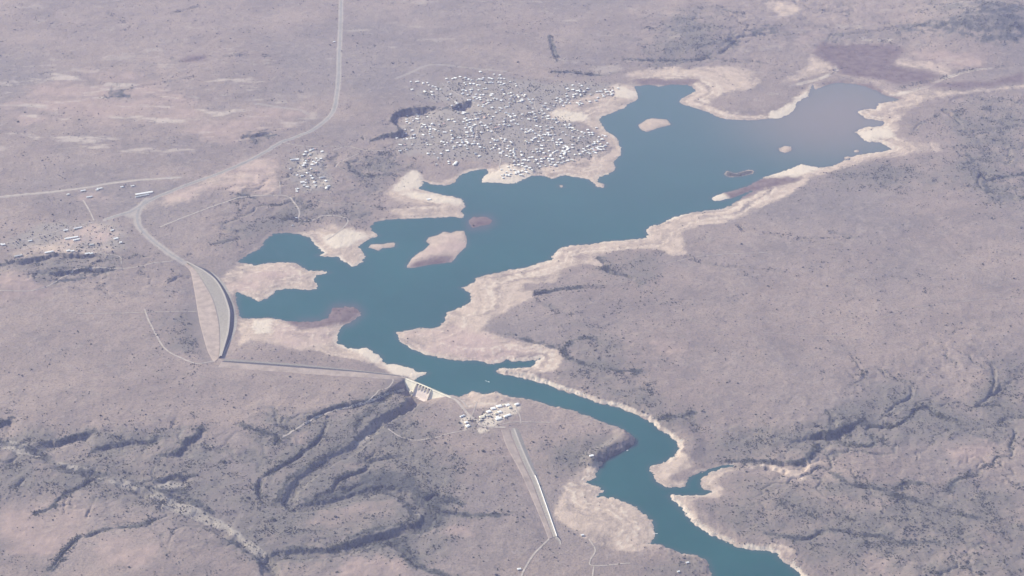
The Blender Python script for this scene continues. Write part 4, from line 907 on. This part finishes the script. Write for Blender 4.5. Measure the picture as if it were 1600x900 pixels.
# ------------------------------------------------------------------ houses
def house_mesh(name, L, B, hw, rise, roof, hip=0.0, lean=False):
    mb = MB(); x, y = L / 2, B / 2
    mb.box(-x, x, -y, y, -3.0, hw, 0)
    e = 0.7; xr, yr = x + e, y + e
    if lean:
        mb.add([(-xr, -yr, hw + 0.02), (xr, -yr, hw + 0.02), (xr, yr, hw + rise), (-xr, yr, hw + rise), (-xr, -yr, hw - 0.25), (xr, -yr, hw - 0.25), (xr, yr, hw + rise - 0.25), (-xr, yr, hw + rise - 0.25)],
               [(0, 1, 2, 3), (7, 6, 5, 4), (0, 4, 5, 1), (1, 5, 6, 2), (2, 6, 7, 3), (3, 7, 4, 0)], 1)
    else:
        xh = xr - hip
        mb.add([(-xr, -yr, hw + 0.02), (xr, -yr, hw + 0.02), (xr, yr, hw + 0.02), (-xr, yr, hw + 0.02), (-xh, 0, hw + rise), (xh, 0, hw + rise)],
               [(0, 1, 5, 4), (2, 3, 4, 5), (1, 2, 5), (3, 0, 4), (3, 2, 1, 0)], 1)
    # door and windows, standing proud of the wall
    for wx in (-0.30, 0.28):
        mb.box(wx * L - 0.7, wx * L + 0.7, -y - 0.06, -y - 0.003, 1.0, 2.2, 2)
    mb.box(-0.5, 0.5, -y - 0.06, -y - 0.003, 0.0, 2.1, 2)
    o = mb.build(name, [M_WALL, roof, M_SHADE]); me = o.data
    bpy.data.objects.remove(o)
    return me
SHAPES = {}
for rn, rm in (('white', M_ROOFW), ('pale grey', M_ROOFG), ('cream', M_ROOFC), ('faded red', M_ROOFR)):
    SHAPES[rn] = dict(small=house_mesh("house", 9.5, 8, 3.2, 1.4, rm), square=house_mesh("house", 12, 11, 3.4, 2.2, rm, hip=4.5), broad=house_mesh("house", 16, 10, 3.6, 2.0, rm), flat=house_mesh("house", 13, 9, 3.2, 0.9, rm, lean=True), long=house_mesh("house", 30, 9, 3.8, 1.8, rm))
def U(pts, x0, y0, k): return [(x0 + x * k, y0 + y * k, *r) for x, y, *r in pts]
z2 = [(405,220),(490,240),(350,318),(510,345),(598,350),(660,315),(805,225),(888,175),(950,158),(1012,172),(1055,190),(1090,200),(1075,245),(1120,248),(1168,262),(1222,190),(1350,185),(1375,128),(1325,230),(1355,232),(1460,180),(1450,262),(1500,245),(1475,320),(1248,308),(1278,305),(1180,325),(985,325),(980,370),(1045,385),(1205,385),(1240,385),(1350,375),(1130,415),(1160,435),(1205,445),(1375,430),(1340,455),(1410,440),(1585,360),(1590,400),(1055,450),(910,490),(1245,480),(1280,500),(1242,512),(1565,487),(1350,545),(1515,540),(1035,605),(1205,590),(1195,622),(1145,630),(1400,605),(1305,632),(1520,610),(1555,625),(1585,660),(290,640),(285,690),(545,658),(415,685),(430,725),(320,740),(475,745),(500,760),(600,750),(690,755),(750,745),(855,690),(880,720),(1005,688),(1040,705),(1075,695),(1150,685),(1260,670),(1505,685),(1590,715),(1210,730),(1040,750),(1225,770),(1330,745),(1500,755),(1560,770),(1400,795),(1430,790),(1100,795),(1015,800),(1095,840),(1215,855),(1300,830),(580,820),(640,820),(680,838),(760,852),(840,832),(265,815),(270,870),(375,885),(490,885),(570,875),(845,885),(1030,885)]
z4 = [(375,205),(600,195),(205,290),(260,290),(350,285),(580,290),(200,365),(550,400),(625,405),(710,400),(745,258),(760,290),(860,210),(915,265),(890,308),(980,260),(1050,270),(1165,190),(1180,280),(1130,275),(1250,325),(1380,235),(1415,235),(1395,290),(1375,325),(1465,210),(1505,245),(1540,340),(1140,400),(1190,430),(805,500),(810,525),(895,520,'long'),(1530,425),(1585,405),(1555,565),(1575,600),(1475,670),(1550,670)]
z3 = [(205,250),(215,275),(150,355),(145,400),(180,385),(245,412),(290,390),(360,430),(420,440),(125,487),(185,465),(235,470),(270,462),(75,540),(405,490),(520,485),(580,492),(555,525),(525,565),(610,565),(420,555),(380,610),(420,602),(80,610),(110,625),(195,648),(150,665),(65,688),(155,715),(235,755),(60,760),(125,770),(370,690),(435,670),(455,700),(585,665),(540,630),(625,685),(700,690),(715,730),(340,815),(280,815),(370,840),(330,855),(515,785),(520,820),(600,820),(655,795),(870,770),(840,790),(880,795),(915,800),(940,820),(910,835),(790,850),(1030,850),(1060,865),(1120,860),(1165,858),(590,880),(550,885),(1290,890),
 (915,265),(1000,250),(1030,270),(1105,305),(920,320),(875,325),(1005,345),(1060,345),(965,375),(1020,380),(1140,380),(845,402),(930,408),(1220,345),(1265,342),(1325,320),(1345,348),(1415,335),(1365,380),(1290,380),(1305,402),(1230,420),(720,425),(715,460),(765,478),(845,465),(880,488),(830,485),(980,490),(1035,495),(1130,470),(1210,455)]
z5 = [(25,210),(65,245),(190,335),(95,345),(180,385),(130,405),(285,420,'broad'),(185,430),(215,460),(90,425),(185,495),(315,480),(375,450),(360,485),(120,565),(190,540),(290,525),(345,560),(380,580),(130,600),(340,630,'broad'),(290,620),(270,665,'broad'),(205,650),(60,660),(95,670),(35,675),(440,500),(485,530),(510,560),(580,550),(525,465),(575,440),(640,430),(615,468),(665,510),(700,545,'broad'),(775,520,'broad'),(810,500),(750,470),(795,455),(910,480,'long'),(945,412),(815,405),(795,370),(720,365),(870,375),(860,335),(915,325),(820,300),(755,290),(725,290),(765,215),(745,225),(985,235),(1010,185),(610,240),(550,235),(530,340),(465,345),(530,300),(490,250),(530,205),(620,170),(570,165),(345,255),(370,265),(330,245),(1290,175),(1325,180),(1230,235),(1240,250),(1190,255),(1165,285),(1195,275),(1285,220),(1350,270),(1320,300),(1285,315),(1245,315),(1220,325),(1160,340),(1120,355),(1075,360),(1045,375),(1010,405),(1110,385),(1135,395),(1180,375),(1200,360),(1265,350),(1310,345),(1205,390),(1270,280)]
hamlet = [(580,182),(545,190),(515,200),(465,215),(665,210),(515,250),(440,250),(300,315,'long'),(355,310),(500,300),(465,330),(450,360),(430,385),(595,300),(650,300),(620,325),(560,340),(590,355),(540,375),(265,428),(530,428),(600,458),(355,510),(525,515),(545,545),(665,540,'long'),(710,580),(465,570),(420,595),(460,605),(440,635),(480,655),(355,680),(350,710),(745,645),(720,670),(570,600),(585,640),(480,480),(415,515)]
town_n = None
town_pts = U(z2, 600, 100, .125) + U(z4, 600, 190, .125) + U(z3, 780, 100, .125) + U(z5, 780, 190, .125)
kept = []
for p in town_pts:
    if all((p[0] - q[0]) ** 2 + ((p[1] - q[1]) * 1.5) ** 2 > 3.2 for q in kept): kept.append(p)
def zone_words(x, y):
    if y > 262 and x < 830: return "on the pale point at the town's south tip"
    if x > 905 and y > 205 and y < 248: return "packed on the bluff above the eastern cove"
    if y > 240 and x >= 810: return "in the rows along the town's southern bluff"
    if x > 880 and y < 165: return "on the grey slope at the town's north-east end"
    if 835 <= x < 905 and y < 190: return "beside the bare sandy field in the town"
    if y < 150 and x < 700: return "alone above the dark cliff at the town's north-west"
    if y < 150: return "on the sparse northern edge of the town"
    if x < 690 and y < 230: return "just below the dark curved cliff"
    if x < 730 and y >= 230: return "on the bare ground south-west of the town"
    if y >= 240: return "on the open strip above the town's bay"
    if x < 800: return "in the middle of the town, west side"
    return "in the middle of the town, east side"
used_label = {}
def place_house(p, where, group, individual=True, ang=None):
    r = random.random()
    rn = 'white' if r < 0.74 else 'pale grey' if r < 0.88 else 'cream' if r < 0.96 else 'faded red'
    sh = p[2] if len(p) > 2 else random.choice(['small', 'small', 'square', 'flat', 'flat', 'broad'])
    g = G3(p[0], p[1] + 1.0)
    a = (ang if ang is not None else random.choice([0.3, 0.3, 1.8, 1.2, -0.4, 0.8])) + random.gauss(0, 0.2)
    z = min(float(Hs(g[0] + dx, g[1] + dy)) for dx in (-4, 4) for dy in (-4, 4))
    o = bpy.data.objects.new("house", SHAPES[rn][sh]); C.objects.link(o)
    o.location = (g[0], g[1], z + 0.6); o.rotation_euler = (0, 0, a)
    k = random.uniform(0.8, 1.2); o.scale = (k, k * random.uniform(0.9, 1.15), 1.3)
    size = {'small': 'small gabled', 'square': 'square hip-roofed', 'flat': 'low flat-roofed', 'broad': 'broad gabled', 'long': 'long narrow'}[sh]
    tag(o, f"{size} house with {rn} roof {where}", "house", group)
    return o
N_IND = 235
order = sorted(kept, key=lambda p: -(p[1] + (30 if len(p) > 2 else 0)))
for p in order[:N_IND]: place_house(p, zone_words(p[0], p[1]), "houses of the lakeside town")
rest = order[N_IND:]
if rest:
    V = []; Fs = []; MI = []; nv = 0
    tmp = [place_house(p, "x", "x") for p in rest]
    mb = MB()
    for o in tmp:
        me = o.data; M_ = o.matrix_basis
        vs = [M_ @ v_.co for v_ in me.vertices]
        for mi in range(3):
            fs = [tuple(f.vertices) for f in me.polygons if f.material_index == mi]
            roofc = 1
            if fs: mb.add(vs, fs, mi)
        bpy.data.objects.remove(o)
    for _ in range(330):
        q_ = random.choice(kept); p = (q_[0] + random.gauss(0, 9), q_[1] + random.gauss(0, 4), random.choice(['small', 'small', 'flat']))
        g = G2([p[:2]])
        if bilin(sdn, g[:, 0], g[:, 1])[0] < 30 or any((p[0] - k_[0]) ** 2 + ((p[1] - k_[1]) * 1.5) ** 2 < 7 for k_ in kept): continue
        kept.append(p)
        o = place_house(p, "x", "x"); M_ = o.matrix_basis; me = o.data
        vs = [M_ @ v_.co for v_ in me.vertices]
        for mi in range(3):
            fs = [tuple(f.vertices) for f in me.polygons if f.material_index == mi]
            if fs: mb.add(vs, fs, mi)
        bpy.data.objects.remove(o)
    # drop unused duplicates is not needed: every block is small
    o = mb.build("far_houses", [M_WALL, M_ROOFW, M_SHADE], None, fix=False)
    tag(o, "small white-roofed houses thinly filling the northern side and the gaps of the town", "houses", None, "stuff")
for p in U(hamlet, 420, 210, .125):
    place_house(p, "in the upper cluster of the small village" if p[1] < 262 else "in the lower cluster of the small village", "houses of the small village")

# larger buildings with parts
def building(px, py, L, B, hw, rise, rz, name, label, cat, group, wall=M_WALL, roof=M_ROOFW, dark_side=False, hip=0.0):
    g = G3(px, py)
    r = root(name, (g[0], g[1], g[2] + 0.2), label, cat, group, rz)
    x, y = L / 2, B / 2
    mb = MB(); mb.box(-x, x, -y, y, -3, hw); mb.build("wall", wall, r)
    xr, yr = x + 0.8, y + 0.8; xh = xr - hip
    mb = MB(); mb.add([(-xr, -yr, hw + 0.03), (xr, -yr, hw + 0.03), (xr, yr, hw + 0.03), (-xr, yr, hw + 0.03), (-xh, 0, hw + rise), (xh, 0, hw + rise)],
                      [(0, 1, 5, 4), (2, 3, 4, 5), (1, 2, 5), (3, 0, 4), (3, 2, 1, 0)]); mb.build("roof", roof, r)
    mb = MB(); mb.box(-1.2, 1.2, -y - 0.08, -y - 0.003, 0, 2.4); mb.build("door", M_SHADE, r)
    for k in range(max(2, int(L / 8))):
        wx = -x + (k + 0.5) * L / max(2, int(L / 8))
        if abs(wx) < 2.3: continue
        mb = MB(); mb.box(wx - 0.9, wx + 0.9, -y - 0.08, -y - 0.003, 1.0, 2.3); mb.build("window", M_SHADE, r)
    return r
sett = [(730,218,24,10,'white shed with a long roof on the cleared yard beside the gravel road'),(875,198,26,10,'white shed at the north-east corner of the pinkish yard'),(853,212,12,9,'small white outbuilding at the foot of the yard shed'),(598,250,12,10,'lone pale house west of the pinkish yard'),(785,272,28,9,'narrow white shed on the yard\'s southern edge'),
 (1072,184,13,10,'small white house beside the gravel road, north of the big hall'),(1165,176,16,9,'low white building between gravel road and big hall'),(1266,240,84,14,'very long white-roofed hall beside the main road junction'),(1250,262,70,10,'long pale-grey annex in front of the very long hall'),
 (578,566,20,10,'white house at the west end of the tan cleared field'),(685,545,38,9,'narrow white barrack on the north edge of the tan cleared field'),(985,566,14,10,'white house on the small pinkish plot by the crossroads'),
 (628,632,62,11,'long white-roofed school block south of the tan field'),(672,648,30,11,'short white block beside the long school block'),(265,658,18,9,'cream building on the bare patch west of the tan field'),(28,692,17,11,'white house at the far left end of the settlement'),(8,688,12,9,'small white house behind the far left one'),
 (1020,638,20,12,'white house alone south-east of the crossroads'),(1060,672,11,11,'tiny white house on the fenced triangular plot'),(418,760,26,11,'white building on the cliff edge, westmost pair'),(456,752,13,9,'small white building beside the cliff edge block'),(600,745,16,11,'white house above the cliff, left of a twin'),(636,748,15,11,'white house above the cliff, right of a twin'),(768,770,22,10,'white building on the eastern cliff edge'),(802,770,15,10,'small white building at the east end of the cliff edge'),(803,693,20,10,'grey-roofed house amid trees south of the tan field'),(160,790,36,10,'pale grey store on the shady cliff top at the left')]
for x, y, L_, B_, lb in sett:
    building(x * .1778, 260 + y * .1778, L_, B_, 4.0, 2.2, random.gauss(0.42, 0.06), "farm_building", lb, "building", "buildings of the roadside settlement", roof=M_ROOFG if 'grey' in lb else M_ROOFW)
camp = [(365,573,22,7,'narrow white block at the west gate of the dam camp'),(435,684,12,9,'small white cottage in the fenced western yard of the camp'),(460,745,17,12,'pale square store on the camp\'s south-west corner'),
 (708,588,20,15,'large cream-white hall at the west end of the camp houses'),(765,555,14,10,'cream cottage behind the large camp hall'),(822,562,15,9,'cream cottage in the front row of the camp'),(828,493,18,13,'white house at the west end of the camp\'s back row'),(908,438,19,13,'second white house of the camp\'s back row'),(1012,398,21,14,'big white house in the middle of the camp\'s back row'),
 (1108,375,16,10,'cream house near the east end of the camp\'s back row'),(1160,380,16,13,'white house near the east end of the camp\'s back row'),(1322,365,18,11,'white house standing apart at the camp\'s east tip'),(985,593,12,9,'small white cottage touching the front shed'),(1003,620,26,11,'white shed in the front row, west one of two'),(1155,565,30,10,'long white shed in the front row, east one of two'),
 (955,530,13,9,'cream cottage in the camp\'s middle row'),(1022,500,14,11,'pale house in the camp\'s middle row'),(1200,420,14,10,'cream house beside the eastern turning circle'),(690,640,12,8,'cream hut below the large camp hall')]
for x, y, L_, B_, lb in camp:
    building(690 + x * .0889, 600 + y * .0889, L_, B_, 3.6, 2.2, random.gauss(0.5, 0.15), "camp_building", lb, "building", "buildings of the dam camp", roof=M_ROOFC if 'cream' in lb else M_ROOFW, hip=2.5)
for px, py, lb, L_ in ((924,713,'lone white house in the scrub above the shaded lake cliff',16),(811,890,'lone white hut at the end of the southern dirt track',12),(670,312,'long white building on the pale headland below the town',20),(463,341,'small white hut where the shore tracks meet',9),(910,837,'tan hut at the edge of the sandy lower bank',10),(522,66,'lone white building beside the main road, far north',14),(457,353,'pale hut on the small pinkish terrace above the western cove',8),(1074,880,'pale block among rocks on the southern headland',10),(1060,894,'white hut among rocks on the southern headland',9)):
    building(px, py, L_, L_ * 0.6, 3.5, 1.8, 0.3, "hut", lb, "hut", None)

# ------------------------------------------------------------------ boats, jetty
def boat(px, py, rz, label, L_=11.0, wake=True):
    x, y = ray_point(px, py, 0.0)
    r = root("motor_boat", (float(x), float(y), 0.0), label, "boat", None, rz)
    mb = MB(); b = L_ * 0.16
    top = [(-L_/2, -b), (L_*0.2, -b), (L_/2, 0), (L_*0.2, b), (-L_/2, b)]
    bot = [(x_ * 0.88, y_ * 0.6) for x_, y_ in top]
    mb.add([(x_, y_, 1.2) for x_, y_ in top] + [(x_, y_, -0.4) for x_, y_ in bot], [(0, 1, 2, 3, 4), (9, 8, 7, 6, 5)] + [(k, 5 + k, 5 + (k + 1) % 5, (k + 1) % 5) for k in range(5)])
    mb.build("hull", M_BOAT, r)
    mb = MB(); mb.box(-L_*0.18, L_*0.12, -b*0.7, b*0.7, 1.21, 2.7); mb.build("cabin", M_BOAT, r)
    mb = MB(); mb.box(L_*0.12 + .003, L_*0.12 + 0.06, -b*0.6, b*0.6, 1.7, 2.5); mb.build("windscreen", M_STEEL, r)
    if wake:
        n = 8; V = []; Fq = []
        c_, s_ = math.cos(rz), math.sin(rz)
        for k in range(n):
            d_ = L_ * 0.4 + k * 2.4; w_ = 0.5 + 0.07 * d_
            for sgn in (-1, 1):
                lx, ly = -d_, sgn * w_ * (1 - 0.5 * (k / n)) + random.uniform(-.3, .3)
                V.append((float(x) + lx * c_ - ly * s_, float(y) + lx * s_ + ly * c_, 0.12))
        mb = MB(); mb.add(V, [(2 * k, 2 * k + 1, 2 * k + 3, 2 * k + 2) for k in range(n - 1)])
        o = mb.build("wake", M_FOAM); tag(o, kind="structure")
boat(764, 597, math.radians(-38), "small white motor boat trailing a wake on the channel near the dam", 8.0)
boat(980.5, 704, math.radians(20), "pale moored houseboat under the shaded headland", 9, False)
boat(1086, 158, math.radians(10), "tiny white boat close to the northern cove's sandy shore", 7, False)
jr = root("jetty", (*[float(v_) for v_ in ray_point(1024, 834)], 0), "thin pale floating jetty reaching from the sandy bank", "jetty", None, math.radians(12))
mb = MB(); mb.box(-9, 9, -1.0, 1.0, 0.1, 0.8); mb.build("deck", M_BOAT, jr)
for xx in (-7, 0, 7):
    mb = MB(); mb.box(xx - 0.3, xx + 0.3, -1.6, -1.02, -1, 1.6); mb.build("post", M_BARK, jr)

# ------------------------------------------------------------------ scrub, rocks, trees
def ico():
    p = (1 + 5 ** .5) / 2
    v_ = np.array([(-1,p,0),(1,p,0),(-1,-p,0),(1,-p,0),(0,-1,p),(0,1,p),(0,-1,-p),(0,1,-p),(p,0,-1),(p,0,1),(-p,0,-1),(-p,0,1)], float)
    v_ /= np.linalg.norm(v_[0])
    f = np.array([(0,11,5),(0,5,1),(0,1,7),(0,7,10),(0,10,11),(1,5,9),(5,11,4),(11,10,2),(10,7,6),(7,1,8),(3,9,4),(3,4,2),(3,2,6),(3,6,8),(3,8,9),(4,9,5),(2,4,11),(6,2,10),(8,6,7),(9,8,1)])
    return v_, f
IV, IF = ico()
area = np.zeros((NY - 1, NX - 1))
dxs = (Xg[:, 1:] - Xg[:, :-1]); dys = np.diff(YR)[:, None]
area = 0.5 * (dxs[:-1] + dxs[1:]) * dys
def cell(A): return 0.25 * (A[:-1, :-1] + A[1:, :-1] + A[:-1, 1:] + A[1:, 1:])
def scatter(dens, n):
    p = (dens * area).ravel(); p = np.cumsum(p / p.sum())
    k = np.searchsorted(p, rng.rand(n)); j, i = np.divmod(k, NX - 1)
    j = np.clip(j, 0, NY - 2)
    a, b = rng.rand(n), rng.rand(n)
    y = YR[j] * (1 - b) + YR[j + 1] * b
    xn = XN[i] * (1 - a) + XN[i + 1] * a
    return xn * depth_of(y), y
clump = 0.12 + 1.6 * sstep(-0.05, 0.5, fbm(Xg, Yg, 85, 4, 101, 0.65))
inview = ((Yg > 5000) & (Yg < 13500) & (np.abs(Xg / Dg) < 0.31)).astype(float)
dry = (sdn > 14) & (np.abs(HT) > -1)
dens = inview * dry * (0.035 + 1.5 * scrub + 2.5 * shade_veg + 0.7 * gstroke + 1.2 * vein + 0.35 * town) * clump * (1 - 0.97 * np.clip(sand, 0, 1)) * (1 - track) * (1 - 0.7 * np.clip(pink, 0, 1)) * (1 - greyrock)
far_k = sstep(13500, 9000, Yg)
roads_keep = np.ones_like(HT)
dens *= roads_keep * (0.4 + 0.6 * far_k)
dens = cell(dens)
# keep the dam bodies clear
clear = cell(((np.abs(down - 8) < 45) & (along > -30) & (along < DAM_L + 30)).astype(float) + blur(inside([G([(285,405),(330,415),(380,470),(380,510),(350,570),(325,566),(300,500)]), G([(340,560),(632,582),(632,598),(340,580)]), G([(785,668),(815,668),(882,842),(855,845)])]), 2, 1))
dens *= (clear < 0.1)
def blob_mesh(name, x, y, r, hfac, m, sink=0.25, jit=0.28):
    n = len(x); z = Hs(x, y)
    yaw = rng.rand(n) * 6.283; cy, sy = np.cos(yaw), np.sin(yaw)
    base = IV[None] * (1 + jit * (rng.rand(n, 12, 1) * 2 - 1))
    bx = base[..., 0] * cy[:, None] - base[..., 1] * sy[:, None]; by = base[..., 0] * sy[:, None] + base[..., 1] * cy[:, None]
    V = np.stack([x[:, None] + bx * r[:, None], y[:, None] + by * r[:, None], z[:, None] + (base[..., 2] + 1 - sink * 2) * r[:, None] * hfac], 2).reshape(-1, 3)
    F = (IF[None] + (np.arange(n) * 12)[:, None, None]).reshape(-1, 3)
    return mesh_from(name, V, F, 3, m, smooth=False)
bx, by = scatter(dens, 95000)
br = np.exp(rng.normal(math.log(1.55), 0.40, len(bx)))
o = link("scrub", blob_mesh("scrub", bx, by, br, 0.75, M_LEAF)); tag(o, "low dark thorn scrub speckling the dry plain", "scrub", None, "stuff")
tdens = cell(inview * town * (sdn > 25) * (0.3 + 1.5 * sstep(0.0, 0.4, fbm(Xg, Yg, 60, 3, 221)))) * (clear < 0.1)
tx, ty = scatter(tdens, 1500)
o = link("town_trees", blob_mesh("town_trees", tx, ty, np.exp(rng.normal(math.log(2.4), 0.3, len(tx))), 1.0, M_LEAFD)); tag(o, "dark garden trees and bushes between the town's houses", "trees", None, "stuff")
# bleached stones along the steep rims
rd = cell(inview * ((steep_rim > 0.3) & (sdn > 3)).astype(float) + inview * 0.25 * ((rim > 0.5) & (sand > 0.4) & (sdn > 2)))
rx, ry = scatter(rd, 5000)
o = link("shore_rocks", blob_mesh("shore_rocks", rx, ry, np.exp(rng.normal(math.log(1.0), 0.4, len(rx))), 0.55, M_PALEROCK, 0.3)); tag(o, "bleached boulders strewn along the shore rims", "rocks", None, "stuff")

def tree_proto(name, R, Ht):
    r = bpy.data.objects.new(name, None); C.objects.link(r)
    mb = MB(); n = 6
    for (x0, y0, z0, r0, x1, y1, z1, r1) in ((0, 0, -1, R*.10, 0.1*R, 0, Ht*.45, R*.06), (0.1*R, 0, Ht*.42, R*.05, 0.5*R, 0.2*R, Ht*.75, R*.025), (0.1*R, 0, Ht*.42, R*.05, -0.45*R, -0.2*R, Ht*.78, R*.025)):
        a = [(x0 + r0 * math.cos(k * 2 * math.pi / n), y0 + r0 * math.sin(k * 2 * math.pi / n), z0) for k in range(n)]
        b = [(x1 + r1 * math.cos(k * 2 * math.pi / n), y1 + r1 * math.sin(k * 2 * math.pi / n), z1) for k in range(n)]
        mb.add(a + b, [(k, (k + 1) % n, n + (k + 1) % n, n + k) for k in range(n)])
    mb.build("trunk", M_BARK, r)
    V = []; F = []
    for k in range(46):                                         # leaf clumps through the crown
        th = random.random() * 6.283; rr = R * math.sqrt(random.random()); zz = Ht * (0.55 + 0.42 * random.random() * (1 - 0.4 * (rr / R) ** 2))
        c = np.array([rr * math.cos(th), rr * math.sin(th), zz]); s = R * random.uniform(0.14, 0.30)
        q = IV * (1 + 0.4 * (np.random.RandomState(k).rand(12, 1) - .5)) * s * np.array([1, 1, .7]) + c
        F.append(IF + len(V) * 12); V.append(q)
    me = mesh_from("crown", np.concatenate(V), np.concatenate(F), 3, M_LEAFD); link("crown", me, r)
    return r
protos = [tree_proto("thorn_tree", 5.0, 6.5), tree_proto("thorn_tree", 4.2, 7.5), tree_proto("thorn_tree", 6.0, 7.0)]
used_p = set()
def place_tree(px, py, k, label, group, sc):
    p = protos[k]
    if k not in used_p: used_p.add(k); r = p
    else:
        r = p.copy(); C.objects.link(r)
        for ch in p.children:
            c = ch.copy(); C.objects.link(c); c.parent = r
    g = G3(px, py)
    r.location = (g[0], g[1], g[2] - 0.2); r.rotation_euler = (0, 0, random.random() * 6.28); r.scale = (sc, sc, sc)
    tag(r, label, "tree", group)
tz = [((1280,1600,790,895), 60, "dark thorn tree scattered on the plain at the lower right"), ((1230,1480,760,830), 30, "dark thorn tree dotting the pinkish ground right of the river mouth"), ((640,760,690,790), 22, "dark tree on the slope right of the gorge loop"), ((340,420,760,800), 14, "dark bush-like tree on the reddish rise left of the gorge"), ((150,330,650,700), 16, "dark tree lining the escarpment rim at the left"), ((1440,1590,560,680), 26, "dark tree beside the right-hand dry stream"), ((780,880,690,790), 14, "dark tree between saddle embankment and lake channel"), ((60,140,372,392), 8, "dark tree among the roadside settlement buildings"), ((1300,1460,690,760), 20, "dark tree on the grey plain above the right-hand gullies")]
for (x0, x1, y0, y1), n, lb in tz:
    for _ in range(n):
        for _t in range(20):
            px, py = random.uniform(x0, x1), random.uniform(y0, y1)
            q = G2([(px, py)])
            if bilin(sdn, q[:, 0], q[:, 1])[0] > 25 and bilin(sand, q[:, 0], q[:, 1])[0] < 0.3 and bilin(track, q[:, 0], q[:, 1])[0] < 0.2: break
        place_tree(px, py, random.randrange(3), lb, "scattered dark thorn trees", random.uniform(0.45, 0.85))

# ------------------------------------------------------------------ air
hz = MB(); hz.box(-52000, 52000, -9000, 82000, HT.min() - 1.5, max(H + 30, HT.max() + 30))
ho = hz.build("haze", []); tag(ho, "pale lilac haze filling the air over the plain", "haze", None, "stuff")
hm = bpy.data.materials.new("haze"); hm.use_nodes = True
t = hm.node_tree
for n in list(t.nodes):
    if n.type != 'OUTPUT_MATERIAL': t.nodes.remove(n)
pv = t.nodes.new("ShaderNodeVolumePrincipled")
pv.inputs["Density"].default_value = HAZE_DENSITY
pv.inputs["Color"].default_value = (*HAZE_COLOR, 1)
pv.inputs["Anisotropy"].default_value = 0.0
pv.inputs["Absorption Color"].default_value = (1, 1, 1, 1)
t.links.new(pv.outputs[0], t.nodes["Material Output"].inputs["Volume"])
ho.data.materials.clear(); ho.data.materials.append(hm)
print("HT range", HT.min(), HT.max(), "houses kept", len(kept))
